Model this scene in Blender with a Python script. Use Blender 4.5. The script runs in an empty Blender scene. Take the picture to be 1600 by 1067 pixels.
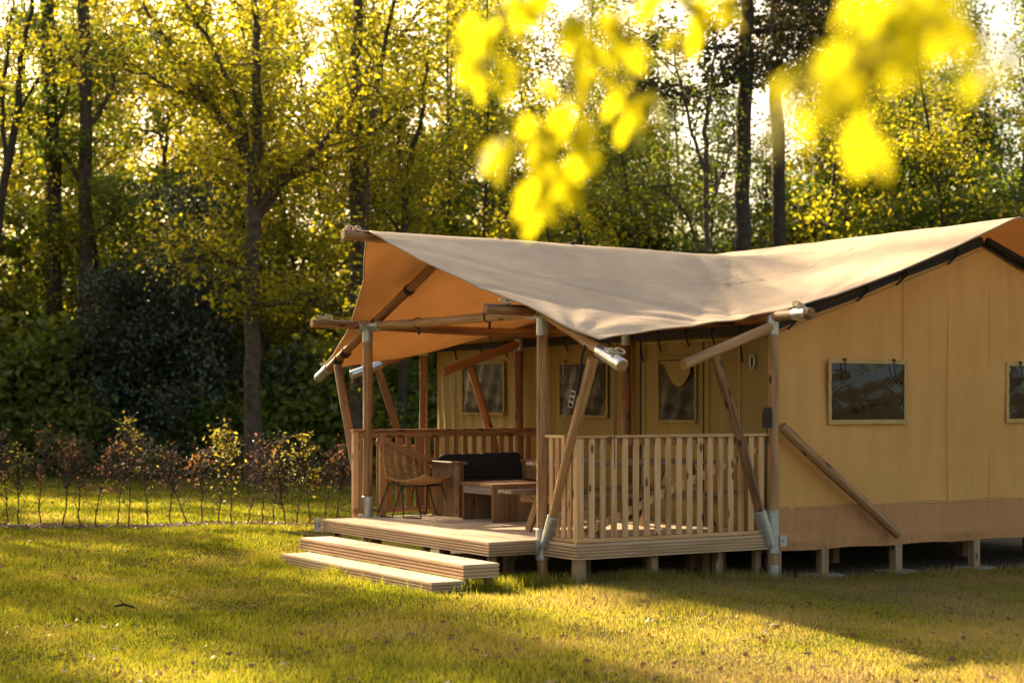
import bpy, math, random
import numpy as np
from mathutils import Vector, Matrix, Quaternion
from math import sin, cos, pi, radians, sqrt

scene = bpy.context.scene
COL = scene.collection

# ------------------------------------------------------------------ camera, sky, sun, exposure
cam = bpy.data.objects.new("camera", bpy.data.cameras.new("camera"))
COL.objects.link(cam)
cam.location = (0, 0, 1.68)
cam.rotation_euler = (radians(90), 0, 0)
cam.data.sensor_width = 36
cam.data.lens = 2606 / 1600 * 36
cam.data.shift_y = 96.5 / 1600
cam.data.clip_start = 0.05
cam.data.clip_end = 2000
cam.data.dof.use_dof = True
cam.data.dof.focus_distance = 15.6
cam.data.dof.aperture_fstop = 1.9
scene.camera = cam

SUN_EL = radians(24)
SUN_DIR = Vector((-0.56, 0.83, 0)).normalized() * cos(SUN_EL) + Vector((0, 0, sin(SUN_EL)))
world = bpy.data.worlds.new("World")
scene.world = world
world.use_nodes = True
wn = world.node_tree
bg = wn.nodes["Background"]
sky = wn.nodes.new("ShaderNodeTexSky")
sky.sky_type = 'NISHITA'
sky.sun_disc = False
sky.sun_elevation = SUN_EL
sky.sun_rotation = math.atan2(SUN_DIR.x, SUN_DIR.y)
sky.dust_density = 4.0
sky.air_density = 1.0
tint = wn.nodes.new("ShaderNodeMix")
tint.data_type = 'RGBA'
tint.blend_type = 'MULTIPLY'
tint.inputs["Factor"].default_value = 1.0
tint.inputs["B"].default_value = (1.0, 0.85, 0.66, 1)
wn.links.new(sky.outputs[0], tint.inputs["A"])
wn.links.new(tint.outputs["Result"], bg.inputs[0])
bg.inputs[1].default_value = 0.10

sun = bpy.data.objects.new("sun", bpy.data.lights.new("sun", 'SUN'))
COL.objects.link(sun)
sun.data.energy = 5.0
sun.data.angle = radians(0.6)
sun.data.color = (1.0, 0.77, 0.45)
sun.rotation_euler = (-SUN_DIR).to_track_quat('-Z', 'Y').to_euler()

scene.view_settings.view_transform = 'Standard'
scene.view_settings.look = 'None'
scene.view_settings.gamma = 1
scene.view_settings.exposure = 1.88
scene.cycles.max_bounces = 8
scene.cycles.transmission_bounces = 6
scene.cycles.diffuse_bounces = 4
scene.cycles.transparent_max_bounces = 8
scene.cycles.sample_clamp_indirect = 8
scene.cycles.use_denoising = True

# ------------------------------------------------------------------ the tent's own directions
A = math.atan2(2606, 4300)
CU = np.array([cos(A), sin(A)])
CV = np.array([-sin(A), cos(A)])
C0 = np.array([0.59885, 15.3])


def W(u, v, z=0.0):
    p = C0 + u * CU + v * CV
    return Vector((p[0], p[1], z))


def to_uv(x, y):
    dx, dy = x - C0[0], y - C0[1]
    return dx * CU[0] + dy * CU[1], dx * CV[0] + dy * CV[1]


def ground_z(x, y):
    x = np.asarray(x, float)
    y = np.asarray(y, float)
    u, v = to_uv(x, y)
    z = -0.035 * np.clip(u - 0.8, 0, 3.2)
    z = z + 0.018 * np.sin(x * 0.9 + 1.3) * np.sin(y * 0.55) + 0.012 * np.sin(x * 2.1 + y * 0.7)
    return z


# ------------------------------------------------------------------ materials
def new_mat(name):
    m = bpy.data.materials.new(name)
    m.use_nodes = True
    nt = m.node_tree
    return m, nt, nt.nodes["Principled BSDF"]


def N(nt, typ, **kw):
    n = nt.nodes.new(typ)
    for k, v in kw.items():
        setattr(n, k, v)
    return n


def ramp(nt, fac, stops):
    r = N(nt, "ShaderNodeValToRGB")
    el = r.color_ramp.elements
    while len(el) < len(stops):
        el.new(0.5)
    for e, (p, c) in zip(el, stops):
        e.position = p
        e.color = (*c, 1)
    nt.links.new(fac, r.inputs[0])
    return r.outputs[0]


def wood_mat(name, dark, mid, light, rough=0.7, grain=1.0, knots=True, grooves=False):
    """timber whose grain runs along the piece's own Z"""
    m, nt, b = new_mat(name)
    L = nt.links
    tc = N(nt, "ShaderNodeTexCoord")
    oi = N(nt, "ShaderNodeObjectInfo")
    add = N(nt, "ShaderNodeVectorMath", operation='ADD')
    comb = N(nt, "ShaderNodeCombineXYZ")
    mul = N(nt, "ShaderNodeMath", operation='MULTIPLY')
    mul.inputs[1].default_value = 37.0
    L.new(oi.outputs["Random"], mul.inputs[0])
    for i in range(3):
        L.new(mul.outputs[0], comb.inputs[i])
    L.new(tc.outputs["Object"], add.inputs[0])
    L.new(comb.outputs[0], add.inputs[1])
    mp = N(nt, "ShaderNodeMapping")
    mp.inputs["Scale"].default_value = (60 * grain, 60 * grain, 2.2)
    L.new(add.outputs[0], mp.inputs[0])
    n1 = N(nt, "ShaderNodeTexNoise")
    n1.inputs["Scale"].default_value = 1.0
    n1.inputs["Detail"].default_value = 5
    n1.inputs["Roughness"].default_value = 0.6
    L.new(mp.outputs[0], n1.inputs["Vector"])
    n2 = N(nt, "ShaderNodeTexNoise")
    n2.inputs["Scale"].default_value = 1.0
    n2.inputs["Detail"].default_value = 4
    mp2 = N(nt, "ShaderNodeMapping")
    mp2.inputs["Scale"].default_value = (16, 16, 1.6)
    L.new(add.outputs[0], mp2.inputs[0])
    L.new(mp2.outputs[0], n2.inputs["Vector"])
    mx = N(nt, "ShaderNodeMath", operation='ADD')
    L.new(n1.outputs[0], mx.inputs[0])
    L.new(n2.outputs[0], mx.inputs[1])
    rs = N(nt, "ShaderNodeMath", operation='MULTIPLY_ADD')
    rs.inputs[1].default_value = 0.35
    L.new(oi.outputs["Random"], rs.inputs[0])
    L.new(mx.outputs[0], rs.inputs[2])
    sc = N(nt, "ShaderNodeMath", operation='MULTIPLY')
    sc.inputs[1].default_value = 0.46
    L.new(rs.outputs[0], sc.inputs[0])
    col = ramp(nt, sc.outputs[0], [(0.36, dark), (0.52, mid), (0.72, light)])
    out = col
    if knots:
        mk = N(nt, "ShaderNodeMapping")
        mk.inputs["Scale"].default_value = (9, 9, 3.4)
        L.new(add.outputs[0], mk.inputs[0])
        vo = N(nt, "ShaderNodeTexVoronoi")
        vo.inputs["Scale"].default_value = 1.0
        L.new(mk.outputs[0], vo.inputs["Vector"])
        kr = ramp(nt, vo.outputs["Distance"], [(0.0, (1, 1, 1)), (0.13, (0.85, 0.85, 0.85)), (0.2, (0, 0, 0))])
        km = N(nt, "ShaderNodeMix", data_type='RGBA')
        km.inputs["B"].default_value = (dark[0] * 0.35, dark[1] * 0.3, dark[2] * 0.3, 1)
        L.new(kr, km.inputs["Factor"])
        L.new(col, km.inputs["A"])
        out = km.outputs["Result"]
    L.new(out, b.inputs["Base Color"])
    b.inputs["Roughness"].default_value = rough
    bp = N(nt, "ShaderNodeBump")
    bp.inputs["Strength"].default_value = 0.35
    bp.inputs["Distance"].default_value = 0.004
    L.new(n1.outputs[0], bp.inputs["Height"])
    L.new(bp.outputs[0], b.inputs["Normal"])
    return m


def plain_mat(name, col, rough=0.6, metal=0.0, nscale=20, var=0.25, bump=0.15, bdist=0.003):
    m, nt, b = new_mat(name)
    L = nt.links
    tc = N(nt, "ShaderNodeTexCoord")
    n = N(nt, "ShaderNodeTexNoise")
    n.inputs["Scale"].default_value = nscale
    n.inputs["Detail"].default_value = 6
    L.new(tc.outputs["Object"], n.inputs["Vector"])
    lo = tuple(c * (1 - var) for c in col)
    hi = tuple(min(1, c * (1 + var)) for c in col)
    L.new(ramp(nt, n.outputs[0], [(0.3, lo), (0.7, hi)]), b.inputs["Base Color"])
    b.inputs["Roughness"].default_value = rough
    b.inputs["Metallic"].default_value = metal
    bp = N(nt, "ShaderNodeBump")
    bp.inputs["Strength"].default_value = bump
    bp.inputs["Distance"].default_value = bdist
    L.new(n.outputs[0], bp.inputs["Height"])
    L.new(bp.outputs[0], b.inputs["Normal"])
    return m


def canvas_mat(name, col, trans_col, trans=0.35, stain=0.12, wr=0.5, wscale=(1.5, 1.5, 0.5), underside_shade=None):
    """woven cotton cloth: some light comes through it"""
    m, nt, b = new_mat(name)
    L = nt.links
    tc = N(nt, "ShaderNodeTexCoord")
    n = N(nt, "ShaderNodeTexNoise")
    n.inputs["Scale"].default_value = 0.9
    n.inputs["Detail"].default_value = 8
    n.inputs["Roughness"].default_value = 0.6
    L.new(tc.outputs["Object"], n.inputs["Vector"])
    lo = tuple(c * (1 - stain) for c in col)
    hi = tuple(min(1, c * (1 + stain * 0.6)) for c in col)
    base = ramp(nt, n.outputs[0], [(0.3, lo), (0.62, hi)])
    st_m = N(nt, "ShaderNodeMapping")
    st_m.inputs["Scale"].default_value = (3.0, 3.0, 0.35)
    L.new(tc.outputs["Object"], st_m.inputs[0])
    st_n = N(nt, "ShaderNodeTexNoise")
    st_n.inputs["Scale"].default_value = 1.6
    st_n.inputs["Detail"].default_value = 7
    st_n.inputs["Distortion"].default_value = 0.4
    L.new(st_m.outputs[0], st_n.inputs["Vector"])
    st_r = ramp(nt, st_n.outputs[0], [(0.42, (1, 1, 1)), (0.62, (0.86, 0.84, 0.80)), (0.66, (0.95, 0.94, 0.92))])
    st_x = N(nt, "ShaderNodeMix", data_type='RGBA', blend_type='MULTIPLY')
    st_x.inputs["Factor"].default_value = 0.55
    L.new(base, st_x.inputs["A"])
    L.new(st_r, st_x.inputs["B"])
    base = st_x.outputs["Result"]
    # small specks of dirt
    sp = N(nt, "ShaderNodeTexVoronoi")
    sp.inputs["Scale"].default_value = 3.4
    L.new(tc.outputs["Object"], sp.inputs["Vector"])
    sr = ramp(nt, sp.outputs["Distance"], [(0.0, (1, 1, 1)), (0.022, (0.5, 0.5, 0.5)), (0.045, (0, 0, 0))])
    mx = N(nt, "ShaderNodeMix", data_type='RGBA')
    mx.inputs["B"].default_value = (col[0] * 0.5, col[1] * 0.45, col[2] * 0.4, 1)
    L.new(sr, mx.inputs["Factor"])
    L.new(base, mx.inputs["A"])
    if underside_shade:
        # underside darkened: canopy shade put into the back face colour
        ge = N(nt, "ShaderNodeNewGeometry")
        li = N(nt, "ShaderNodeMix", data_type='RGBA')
        li.inputs["B"].default_value = (*underside_shade, 1)
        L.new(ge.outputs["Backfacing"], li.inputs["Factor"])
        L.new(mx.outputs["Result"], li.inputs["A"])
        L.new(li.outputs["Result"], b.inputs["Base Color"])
    else:
        L.new(mx.outputs["Result"], b.inputs["Base Color"])
    b.inputs["Roughness"].default_value = 0.75
    b.inputs["Specular IOR Level"].default_value = 0.25
    mp = N(nt, "ShaderNodeMapping")
    mp.inputs["Scale"].default_value = wscale
    L.new(tc.outputs["Object"], mp.inputs[0])
    w = N(nt, "ShaderNodeTexNoise")
    w.inputs["Scale"].default_value = 2.2
    w.inputs["Detail"].default_value = 4
    w.inputs["Distortion"].default_value = 0.6
    L.new(mp.outputs[0], w.inputs["Vector"])
    weave = N(nt, "ShaderNodeTexNoise")
    weave.inputs["Scale"].default_value = 160
    weave.inputs["Detail"].default_value = 2
    L.new(tc.outputs["Object"], weave.inputs["Vector"])
    b1 = N(nt, "ShaderNodeBump")
    b1.inputs["Strength"].default_value = wr
    b1.inputs["Distance"].default_value = 0.05
    L.new(w.outputs[0], b1.inputs["Height"])
    b2 = N(nt, "ShaderNodeBump")
    b2.inputs["Strength"].default_value = 0.25
    b2.inputs["Distance"].default_value = 0.002
    L.new(weave.outputs[0], b2.inputs["Height"])
    L.new(b1.outputs[0], b2.inputs["Normal"])
    L.new(b2.outputs[0], b.inputs["Normal"])
    tr = N(nt, "ShaderNodeBsdfTranslucent")
    tr.inputs[0].default_value = (*trans_col, 1)
    L.new(b2.outputs[0], tr.inputs["Normal"])
    ms = N(nt, "ShaderNodeMixShader")
    ms.inputs[0].default_value = trans
    L.new(b.outputs[0], ms.inputs[1])
    L.new(tr.outputs[0], ms.inputs[2])
    L.new(ms.outputs[0], nt.nodes["Material Output"].inputs["Surface"])
    return m


def leaf_mat(name, c1, c2, t1, t2, trans=0.5, rough=0.5, nscale=0.8, spec=0.4):
    m, nt, b = new_mat(name)
    L = nt.links
    geo = N(nt, "ShaderNodeNewGeometry")
    tc = N(nt, "ShaderNodeTexCoord")
    oi = N(nt, "ShaderNodeObjectInfo")
    n = N(nt, "ShaderNodeTexNoise")
    n.inputs["Scale"].default_value = nscale
    n.inputs["Detail"].default_value = 2
    L.new(tc.outputs["Object"], n.inputs["Vector"])
    s = N(nt, "ShaderNodeMath", operation='MULTIPLY_ADD')
    s.inputs[1].default_value = 0.5
    L.new(geo.outputs["Random Per Island"], s.inputs[0])
    L.new(n.outputs[0], s.inputs[2])
    s2 = N(nt, "ShaderNodeMath", operation='MULTIPLY_ADD')
    s2.inputs[1].default_value = 0.25
    L.new(oi.outputs["Random"], s2.inputs[0])
    L.new(s.outputs[0], s2.inputs[2])
    sub = N(nt, "ShaderNodeMath", operation='SUBTRACT')
    sub.inputs[1].default_value = 0.38
    L.new(s2.outputs[0], sub.inputs[0])
    L.new(ramp(nt, sub.outputs[0], [(0.15, c1), (0.8, c2)]), b.inputs["Base Color"])
    b.inputs["Roughness"].default_value = rough
    b.inputs["Specular IOR Level"].default_value = spec
    tr = N(nt, "ShaderNodeBsdfTranslucent")
    L.new(ramp(nt, sub.outputs[0], [(0.15, t1), (0.8, t2)]), tr.inputs[0])
    ms = N(nt, "ShaderNodeMixShader")
    ms.inputs[0].default_value = trans
    L.new(b.outputs[0], ms.inputs[1])
    L.new(tr.outputs[0], ms.inputs[2])
    L.new(ms.outputs[0], nt.nodes["Material Output"].inputs["Surface"])
    return m


M = {}
M['log'] = wood_mat("round_pine", (0.085, 0.036, 0.014), (0.33, 0.165, 0.066), (0.60, 0.34, 0.155), 0.62)
M['log_red'] = wood_mat("round_pine_reddish", (0.13, 0.05, 0.018), (0.27, 0.115, 0.04), (0.38, 0.19, 0.08), 0.62)
M['slat'] = wood_mat("planed_pine", (0.30, 0.145, 0.055), (0.64, 0.365, 0.16), (0.80, 0.52, 0.27), 0.65)
M['slat_red'] = wood_mat("planed_pine_warm", (0.22, 0.09, 0.03), (0.38, 0.18, 0.065), (0.48, 0.26, 0.11), 0.65)
M['deck'] = wood_mat("weathered_decking", (0.34, 0.24, 0.165), (0.58, 0.45, 0.325), (0.72, 0.59, 0.45), 0.72, knots=False)
M['fascia'] = wood_mat("ribbed_decking", (0.30, 0.18, 0.10), (0.54, 0.355, 0.21), (0.68, 0.48, 0.30), 0.7, knots=False)
M['brown'] = wood_mat("stained_planks", (0.09, 0.042, 0.018), (0.20, 0.10, 0.042), (0.32, 0.175, 0.08), 0.55)
M['grey_wood'] = wood_mat("grey_planks", (0.15, 0.115, 0.085), (0.27, 0.21, 0.16), (0.40, 0.33, 0.26), 0.7)
M['pier'] = wood_mat("rough_pier", (0.16, 0.10, 0.055), (0.30, 0.19, 0.105), (0.42, 0.29, 0.17), 0.8)
M['metal'] = plain_mat("galvanised_steel", (0.50, 0.51, 0.50), 0.42, 0.75, 30, 0.18)
M['foil'] = plain_mat("silver_foil", (0.72, 0.73, 0.74), 0.3, 0.95, 14, 0.2, 0.9, 0.01)
M['black'] = plain_mat("black_webbing", (0.018, 0.016, 0.015), 0.7, 0, 80, 0.3)
M['rope'] = plain_mat("cream_rope", (0.55, 0.45, 0.30), 0.85, 0, 120, 0.3, 0.5, 0.004)
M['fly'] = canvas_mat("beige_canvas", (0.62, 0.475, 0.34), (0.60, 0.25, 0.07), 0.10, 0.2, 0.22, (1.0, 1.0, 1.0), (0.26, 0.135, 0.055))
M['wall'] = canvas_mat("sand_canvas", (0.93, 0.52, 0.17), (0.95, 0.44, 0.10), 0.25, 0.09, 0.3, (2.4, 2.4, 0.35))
M['wall_shaded'] = canvas_mat("sand_canvas_shaded", (0.36, 0.26, 0.085), (0.55, 0.32, 0.08), 0.12, 0.05, 0.45, (5, 5, 0.35))  # same sand canvas, veranda shade mixed into a darker colour
M['skirt'] = canvas_mat("brown_skirt_cloth", (0.62, 0.31, 0.135), (0.6, 0.25, 0.09), 0.1, 0.08, 0.8, (5, 5, 1.2))
M['trim'] = canvas_mat("tan_binding", (0.62, 0.42, 0.17), (0.6, 0.35, 0.12), 0.1, 0.08, 0.3)
M['cushion'] = plain_mat("charcoal_cloth", (0.022, 0.021, 0.022), 0.9, 0, 60, 0.25, 0.3)
M['rattan'] = plain_mat("rattan_cane", (0.42, 0.24, 0.10), 0.55, 0, 30, 0.35)
M['black_steel'] = plain_mat("black_steel", (0.012, 0.012, 0.012), 0.4, 0.4, 30, 0.2)
M['concrete'] = plain_mat("concrete_pad", (0.28, 0.26, 0.23), 0.9, 0, 25, 0.3, 0.6, 0.01)
M['plate'] = plain_mat("cream_plate", (0.55, 0.48, 0.40), 0.5, 0, 20, 0.08)
M['bark'] = plain_mat("brown_bark", (0.085, 0.058, 0.04), 0.9, 0, 7, 0.45, 1.0, 0.05)
M['bark_dark'] = plain_mat("dark_bark", (0.05, 0.036, 0.026), 0.9, 0, 7, 0.45, 1.0, 0.05)
M['twig'] = plain_mat("sapling_bark", (0.09, 0.06, 0.042), 0.85, 0, 20, 0.35, 0.6, 0.01)

# a vinyl pane: dark, wrinkled, reflective
m, nt, b = new_mat("dark_vinyl")
tc = N(nt, "ShaderNodeTexCoord")
n = N(nt, "ShaderNodeTexNoise")
n.inputs["Scale"].default_value = 4.5
n.inputs["Detail"].default_value = 3
n.inputs["Distortion"].default_value = 1.2
nt.links.new(tc.outputs["Object"], n.inputs["Vector"])
b.inputs["Base Color"].default_value = (0.022, 0.017, 0.013, 1)
b.inputs["Roughness"].default_value = 0.12
b.inputs["Specular IOR Level"].default_value = 0.4
bp = N(nt, "ShaderNodeBump")
bp.inputs["Strength"].default_value = 0.3
bp.inputs["Distance"].default_value = 0.04
nt.links.new(n.outputs[0], bp.inputs["Height"])
nt.links.new(bp.outputs[0], b.inputs["Normal"])
M['vinyl'] = m

M['mesh_pane'] = plain_mat('dark_window_mesh', (0.022, 0.018, 0.014), 0.33, 0, 5, 0.5, 0.5, 0.03)
M['mesh_pane'].node_tree.nodes['Principled BSDF'].inputs['Specular IOR Level'].default_value = 0.22

M['leaf_gold'] = leaf_mat("sunny_maple_leaves", (0.075, 0.085, 0.012), (0.15, 0.14, 0.02), (0.20, 0.23, 0.012), (0.82, 0.71, 0.025), 0.57)
M['leaf_green'] = leaf_mat("green_leaves", (0.045, 0.07, 0.014), (0.10, 0.12, 0.022), (0.11, 0.19, 0.014), (0.32, 0.40, 0.03), 0.46)
M['leaf_holly'] = leaf_mat("holly_leaves", (0.03, 0.048, 0.03), (0.08, 0.105, 0.065), (0.04, 0.06, 0.01), (0.10, 0.11, 0.015), 0.15, 0.3, spec=0.8)
M['leaf_under'] = leaf_mat("understorey_leaves", (0.09, 0.135, 0.03), (0.22, 0.26, 0.07), (0.22, 0.30, 0.02), (0.55, 0.55, 0.03), 0.4)
M['needles'] = leaf_mat("pine_needles", (0.022, 0.03, 0.012), (0.045, 0.05, 0.02), (0.05, 0.05, 0.01), (0.1, 0.08, 0.01), 0.2)
M['leaf_copper'] = leaf_mat("dry_beech_leaves", (0.16, 0.07, 0.04), (0.30, 0.15, 0.08), (0.40, 0.15, 0.06), (0.6, 0.3, 0.12), 0.35, nscale=3)
M['leaf_young'] = leaf_mat("young_beech_leaves", (0.12, 0.13, 0.03), (0.22, 0.21, 0.05), (0.55, 0.48, 0.04), (0.8, 0.66, 0.08), 0.5, nscale=3)
M['leaf_near'] = leaf_mat("overhanging_leaves", (0.12, 0.14, 0.012), (0.2, 0.2, 0.015), (0.55, 0.52, 0.008), (0.80, 0.74, 0.012), 0.62, 0.5, nscale=6, spec=0.15)
M['leaf_dead'] = leaf_mat("fallen_leaves", (0.10, 0.05, 0.03), (0.22, 0.13, 0.075), (0.2, 0.09, 0.04), (0.3, 0.16, 0.07), 0.25, nscale=3)

# grass blades and turf share one pattern of green and straw patches
def turf_colour(nt, stops, rnd=None):
    L = nt.links
    geo = N(nt, "ShaderNodeNewGeometry")
    n = N(nt, "ShaderNodeTexNoise")
    n.inputs["Scale"].default_value = 0.55
    n.inputs["Detail"].default_value = 6
    n.inputs["Roughness"].default_value = 0.65
    L.new(geo.outputs["Position"], n.inputs["Vector"])
    out = n.outputs[0]
    if rnd:
        s = N(nt, "ShaderNodeMath", operation='MULTIPLY_ADD')
        s.inputs[1].default_value = rnd
        L.new(geo.outputs["Random Per Island"], s.inputs[0])
        L.new(out, s.inputs[2])
        s2 = N(nt, "ShaderNodeMath", operation='SUBTRACT')
        s2.inputs[1].default_value = rnd * 0.5
        L.new(s.outputs[0], s2.inputs[0])
        out = s2.outputs[0]
    # drier to the right of the tent's corner
    sx = N(nt, "ShaderNodeSeparateXYZ")
    L.new(geo.outputs["Position"], sx.inputs[0])
    mr = N(nt, "ShaderNodeMapRange")
    mr.inputs["From Min"].default_value = -1.5
    mr.inputs["From Max"].default_value = 2.5
    mr.inputs["To Min"].default_value = -0.05
    mr.inputs["To Max"].default_value = 0.16
    L.new(sx.outputs[0], mr.inputs[0])
    ad = N(nt, "ShaderNodeMath", operation='ADD')
    L.new(out, ad.inputs[0])
    L.new(mr.outputs[0], ad.inputs[1])
    return ramp(nt, ad.outputs[0], stops)


m, nt, b = new_mat("turf")
nt.links.new(turf_colour(nt, [(0.3, (0.05, 0.06, 0.012)), (0.5, (0.095, 0.09, 0.025)), (0.72, (0.19, 0.14, 0.065))]), b.inputs["Base Color"])
b.inputs["Roughness"].default_value = 1
b.inputs["Specular IOR Level"].default_value = 0.0
nb = N(nt, "ShaderNodeTexNoise")
nb.inputs["Scale"].default_value = 30
nb.inputs["Detail"].default_value = 6
g = N(nt, "ShaderNodeNewGeometry")
nt.links.new(g.outputs["Position"], nb.inputs["Vector"])
bp = N(nt, "ShaderNodeBump")
bp.inputs["Strength"].default_value = 1
bp.inputs["Distance"].default_value = 0.04
nt.links.new(nb.outputs[0], bp.inputs["Height"])
nt.links.new(bp.outputs[0], b.inputs["Normal"])
M['turf'] = m

m, nt, b = new_mat("grass_blades")
nt.links.new(turf_colour(nt, [(0.28, (0.055, 0.085, 0.012)), (0.5, (0.11, 0.125, 0.022)), (0.68, (0.24, 0.19, 0.075)), (0.85, (0.38, 0.28, 0.14))], 0.34), b.inputs["Base Color"])
b.inputs["Roughness"].default_value = 0.6
b.inputs["Specular IOR Level"].default_value = 0.2
tr = N(nt, "ShaderNodeBsdfTranslucent")
nt.links.new(turf_colour(nt, [(0.28, (0.26, 0.32, 0.012)), (0.5, (0.56, 0.54, 0.022)), (0.66, (0.72, 0.57, 0.10)), (0.82, (0.72, 0.52, 0.20))], 0.34), tr.inputs[0])
ms = N(nt, "ShaderNodeMixShader")
ms.inputs[0].default_value = 0.5
nt.links.new(b.outputs[0], ms.inputs[1])
nt.links.new(tr.outputs[0], ms.inputs[2])
nt.links.new(ms.outputs[0], nt.nodes["Material Output"].inputs["Surface"])
M['grass'] = m

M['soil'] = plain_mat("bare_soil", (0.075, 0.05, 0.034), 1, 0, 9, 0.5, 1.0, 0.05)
M['litter'] = plain_mat("leaf_litter", (0.10, 0.065, 0.042), 1, 0, 12, 0.55, 1.0, 0.06)


# ------------------------------------------------------------------ mesh helpers
def mesh_np(name, verts, faces, mat, smooth=False):
    """faces: list of arrays (n,3) or (n,4)"""
    me = bpy.data.meshes.new(name)
    verts = np.asarray(verts, np.float32).reshape(-1, 3)
    me.vertices.add(len(verts))
    me.vertices.foreach_set("co", verts.ravel())
    faces = [np.asarray(f, np.int32) for f in faces if len(f)]
    nl = sum(f.size for f in faces)
    npoly = sum(len(f) for f in faces)
    me.loops.add(nl)
    me.loops.foreach_set("vertex_index", np.concatenate([f.ravel() for f in faces]))
    me.polygons.add(npoly)
    starts, s = [], 0
    for f in faces:
        k = f.shape[1]
        starts.append(s + np.arange(len(f), dtype=np.int32) * k)
        s += f.size
    me.polygons.foreach_set("loop_start", np.concatenate(starts))
    if smooth:
        me.polygons.foreach_set("use_smooth", np.ones(npoly, bool))
    me.update(calc_edges=True)
    me.materials.append(mat)
    return me


class MB:
    """collects shapes of one part"""

    def __init__(self):
        self.v, self.f, self.sm = [], [], []

    def add(self, vs, fs, smooth=False):
        o = len(self.v)
        self.v += [tuple(p) for p in vs]
        self.f += [tuple(i + o for i in f) for f in fs]
        self.sm += [smooth] * len(fs)

    def box(self, x0, x1, y0, y1, z0, z1):
        vs = [(x, y, z) for z in (z0, z1) for y in (y0, y1) for x in (x0, x1)]
        self.add(vs, [(0, 2, 3, 1), (4, 5, 7, 6), (0, 1, 5, 4), (2, 6, 7, 3), (0, 4, 6, 2), (1, 3, 7, 5)])

    def tube(self, pts, rad, n=8, cap=True, smooth=True):
        pts = [Vector(p) for p in pts]
        if not hasattr(rad, '__len__'):
            rad = [rad] * len(pts)
        vs, fs = [], []
        ref = None
        for i, p in enumerate(pts):
            d = (pts[min(i + 1, len(pts) - 1)] - pts[max(i - 1, 0)]).normalized()
            if ref is None:
                ref = Vector((0, 0, 1)) if abs(d.z) < 0.9 else Vector((1, 0, 0))
            x = (ref - d * ref.dot(d)).normalized()
            y = d.cross(x)
            ref = x
            for k in range(n):
                a = 2 * pi * k / n
                vs.append(p + (x * cos(a) + y * sin(a)) * rad[i])
        for i in range(len(pts) - 1):
            for k in range(n):
                a, b2 = i * n + k, i * n + (k + 1) % n
                fs.append((a, b2, b2 + n, a + n))
        self.add(vs, fs, smooth)
        if cap:
            self.add(vs[:n], [tuple(range(n))[::-1]])
            self.add(vs[-n:], [tuple(range(n))])

    def prism(self, prof, z0, z1):
        n = len(prof)
        vs = [(x, y, z0) for x, y in prof] + [(x, y, z1) for x, y in prof]
        fs = [(i, (i + 1) % n, n + (i + 1) % n, n + i) for i in range(n)]
        fs += [tuple(range(n))[::-1], tuple(range(n, 2 * n))]
        self.add(vs, fs)

    def mesh(self, name, mat):
        me = bpy.data.meshes.new(name)
        me.from_pydata(self.v, [], self.f)
        me.polygons.foreach_set("use_smooth", self.sm)
        me.materials.append(mat)
        me.update()
        return me


def tag(o, label=None, cat=None, group=None, kind=None):
    if label: o['label'] = label
    if cat: o['category'] = cat
    if group: o['group'] = group
    if kind: o['kind'] = kind
    return o


def link(name, data, parent=None, matrix=None):
    o = bpy.data.objects.new(name, data)
    COL.objects.link(o)
    if parent: o.parent = parent
    if matrix is not None: o.matrix_basis = matrix
    return o


def thing(name, label, cat, u, v, z=0.0, group=None):
    """an Empty at the thing's base, turned with the tent; its parts are given in u, v, z"""
    o = link(name, None)
    o.location = W(u, v, z)
    o.rotation_euler = (0, 0, A)
    o['org'] = (u, v, z)
    return tag(o, label, cat, group)


def org(t):
    return Vector(t['org'])


def part(name, mb, mat, t, top=None):
    """mesh part whose vertices are written in u, v, z"""
    me = mb.mesh(name, mat)
    me.transform(Matrix.Translation(-org(top or t)))
    return link(name, me, t)


def frame_between(p0, p1, up=(0, 0, 1)):
    p0, p1 = Vector(p0), Vector(p1)
    d = (p1 - p0).normalized()
    up = Vector(up)
    if abs(d.dot(up)) > 0.98: up = Vector((1, 0, 0))
    x = (up - d * up.dot(d)).normalized()
    y = d.cross(x)
    m = Matrix((x, y, d)).transposed().to_4x4()
    m.translation = p0
    return m


_cache = {}


def rnd_for(*k):
    return random.Random(hash(tuple(round(float(x), 3) for x in k)))


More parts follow.
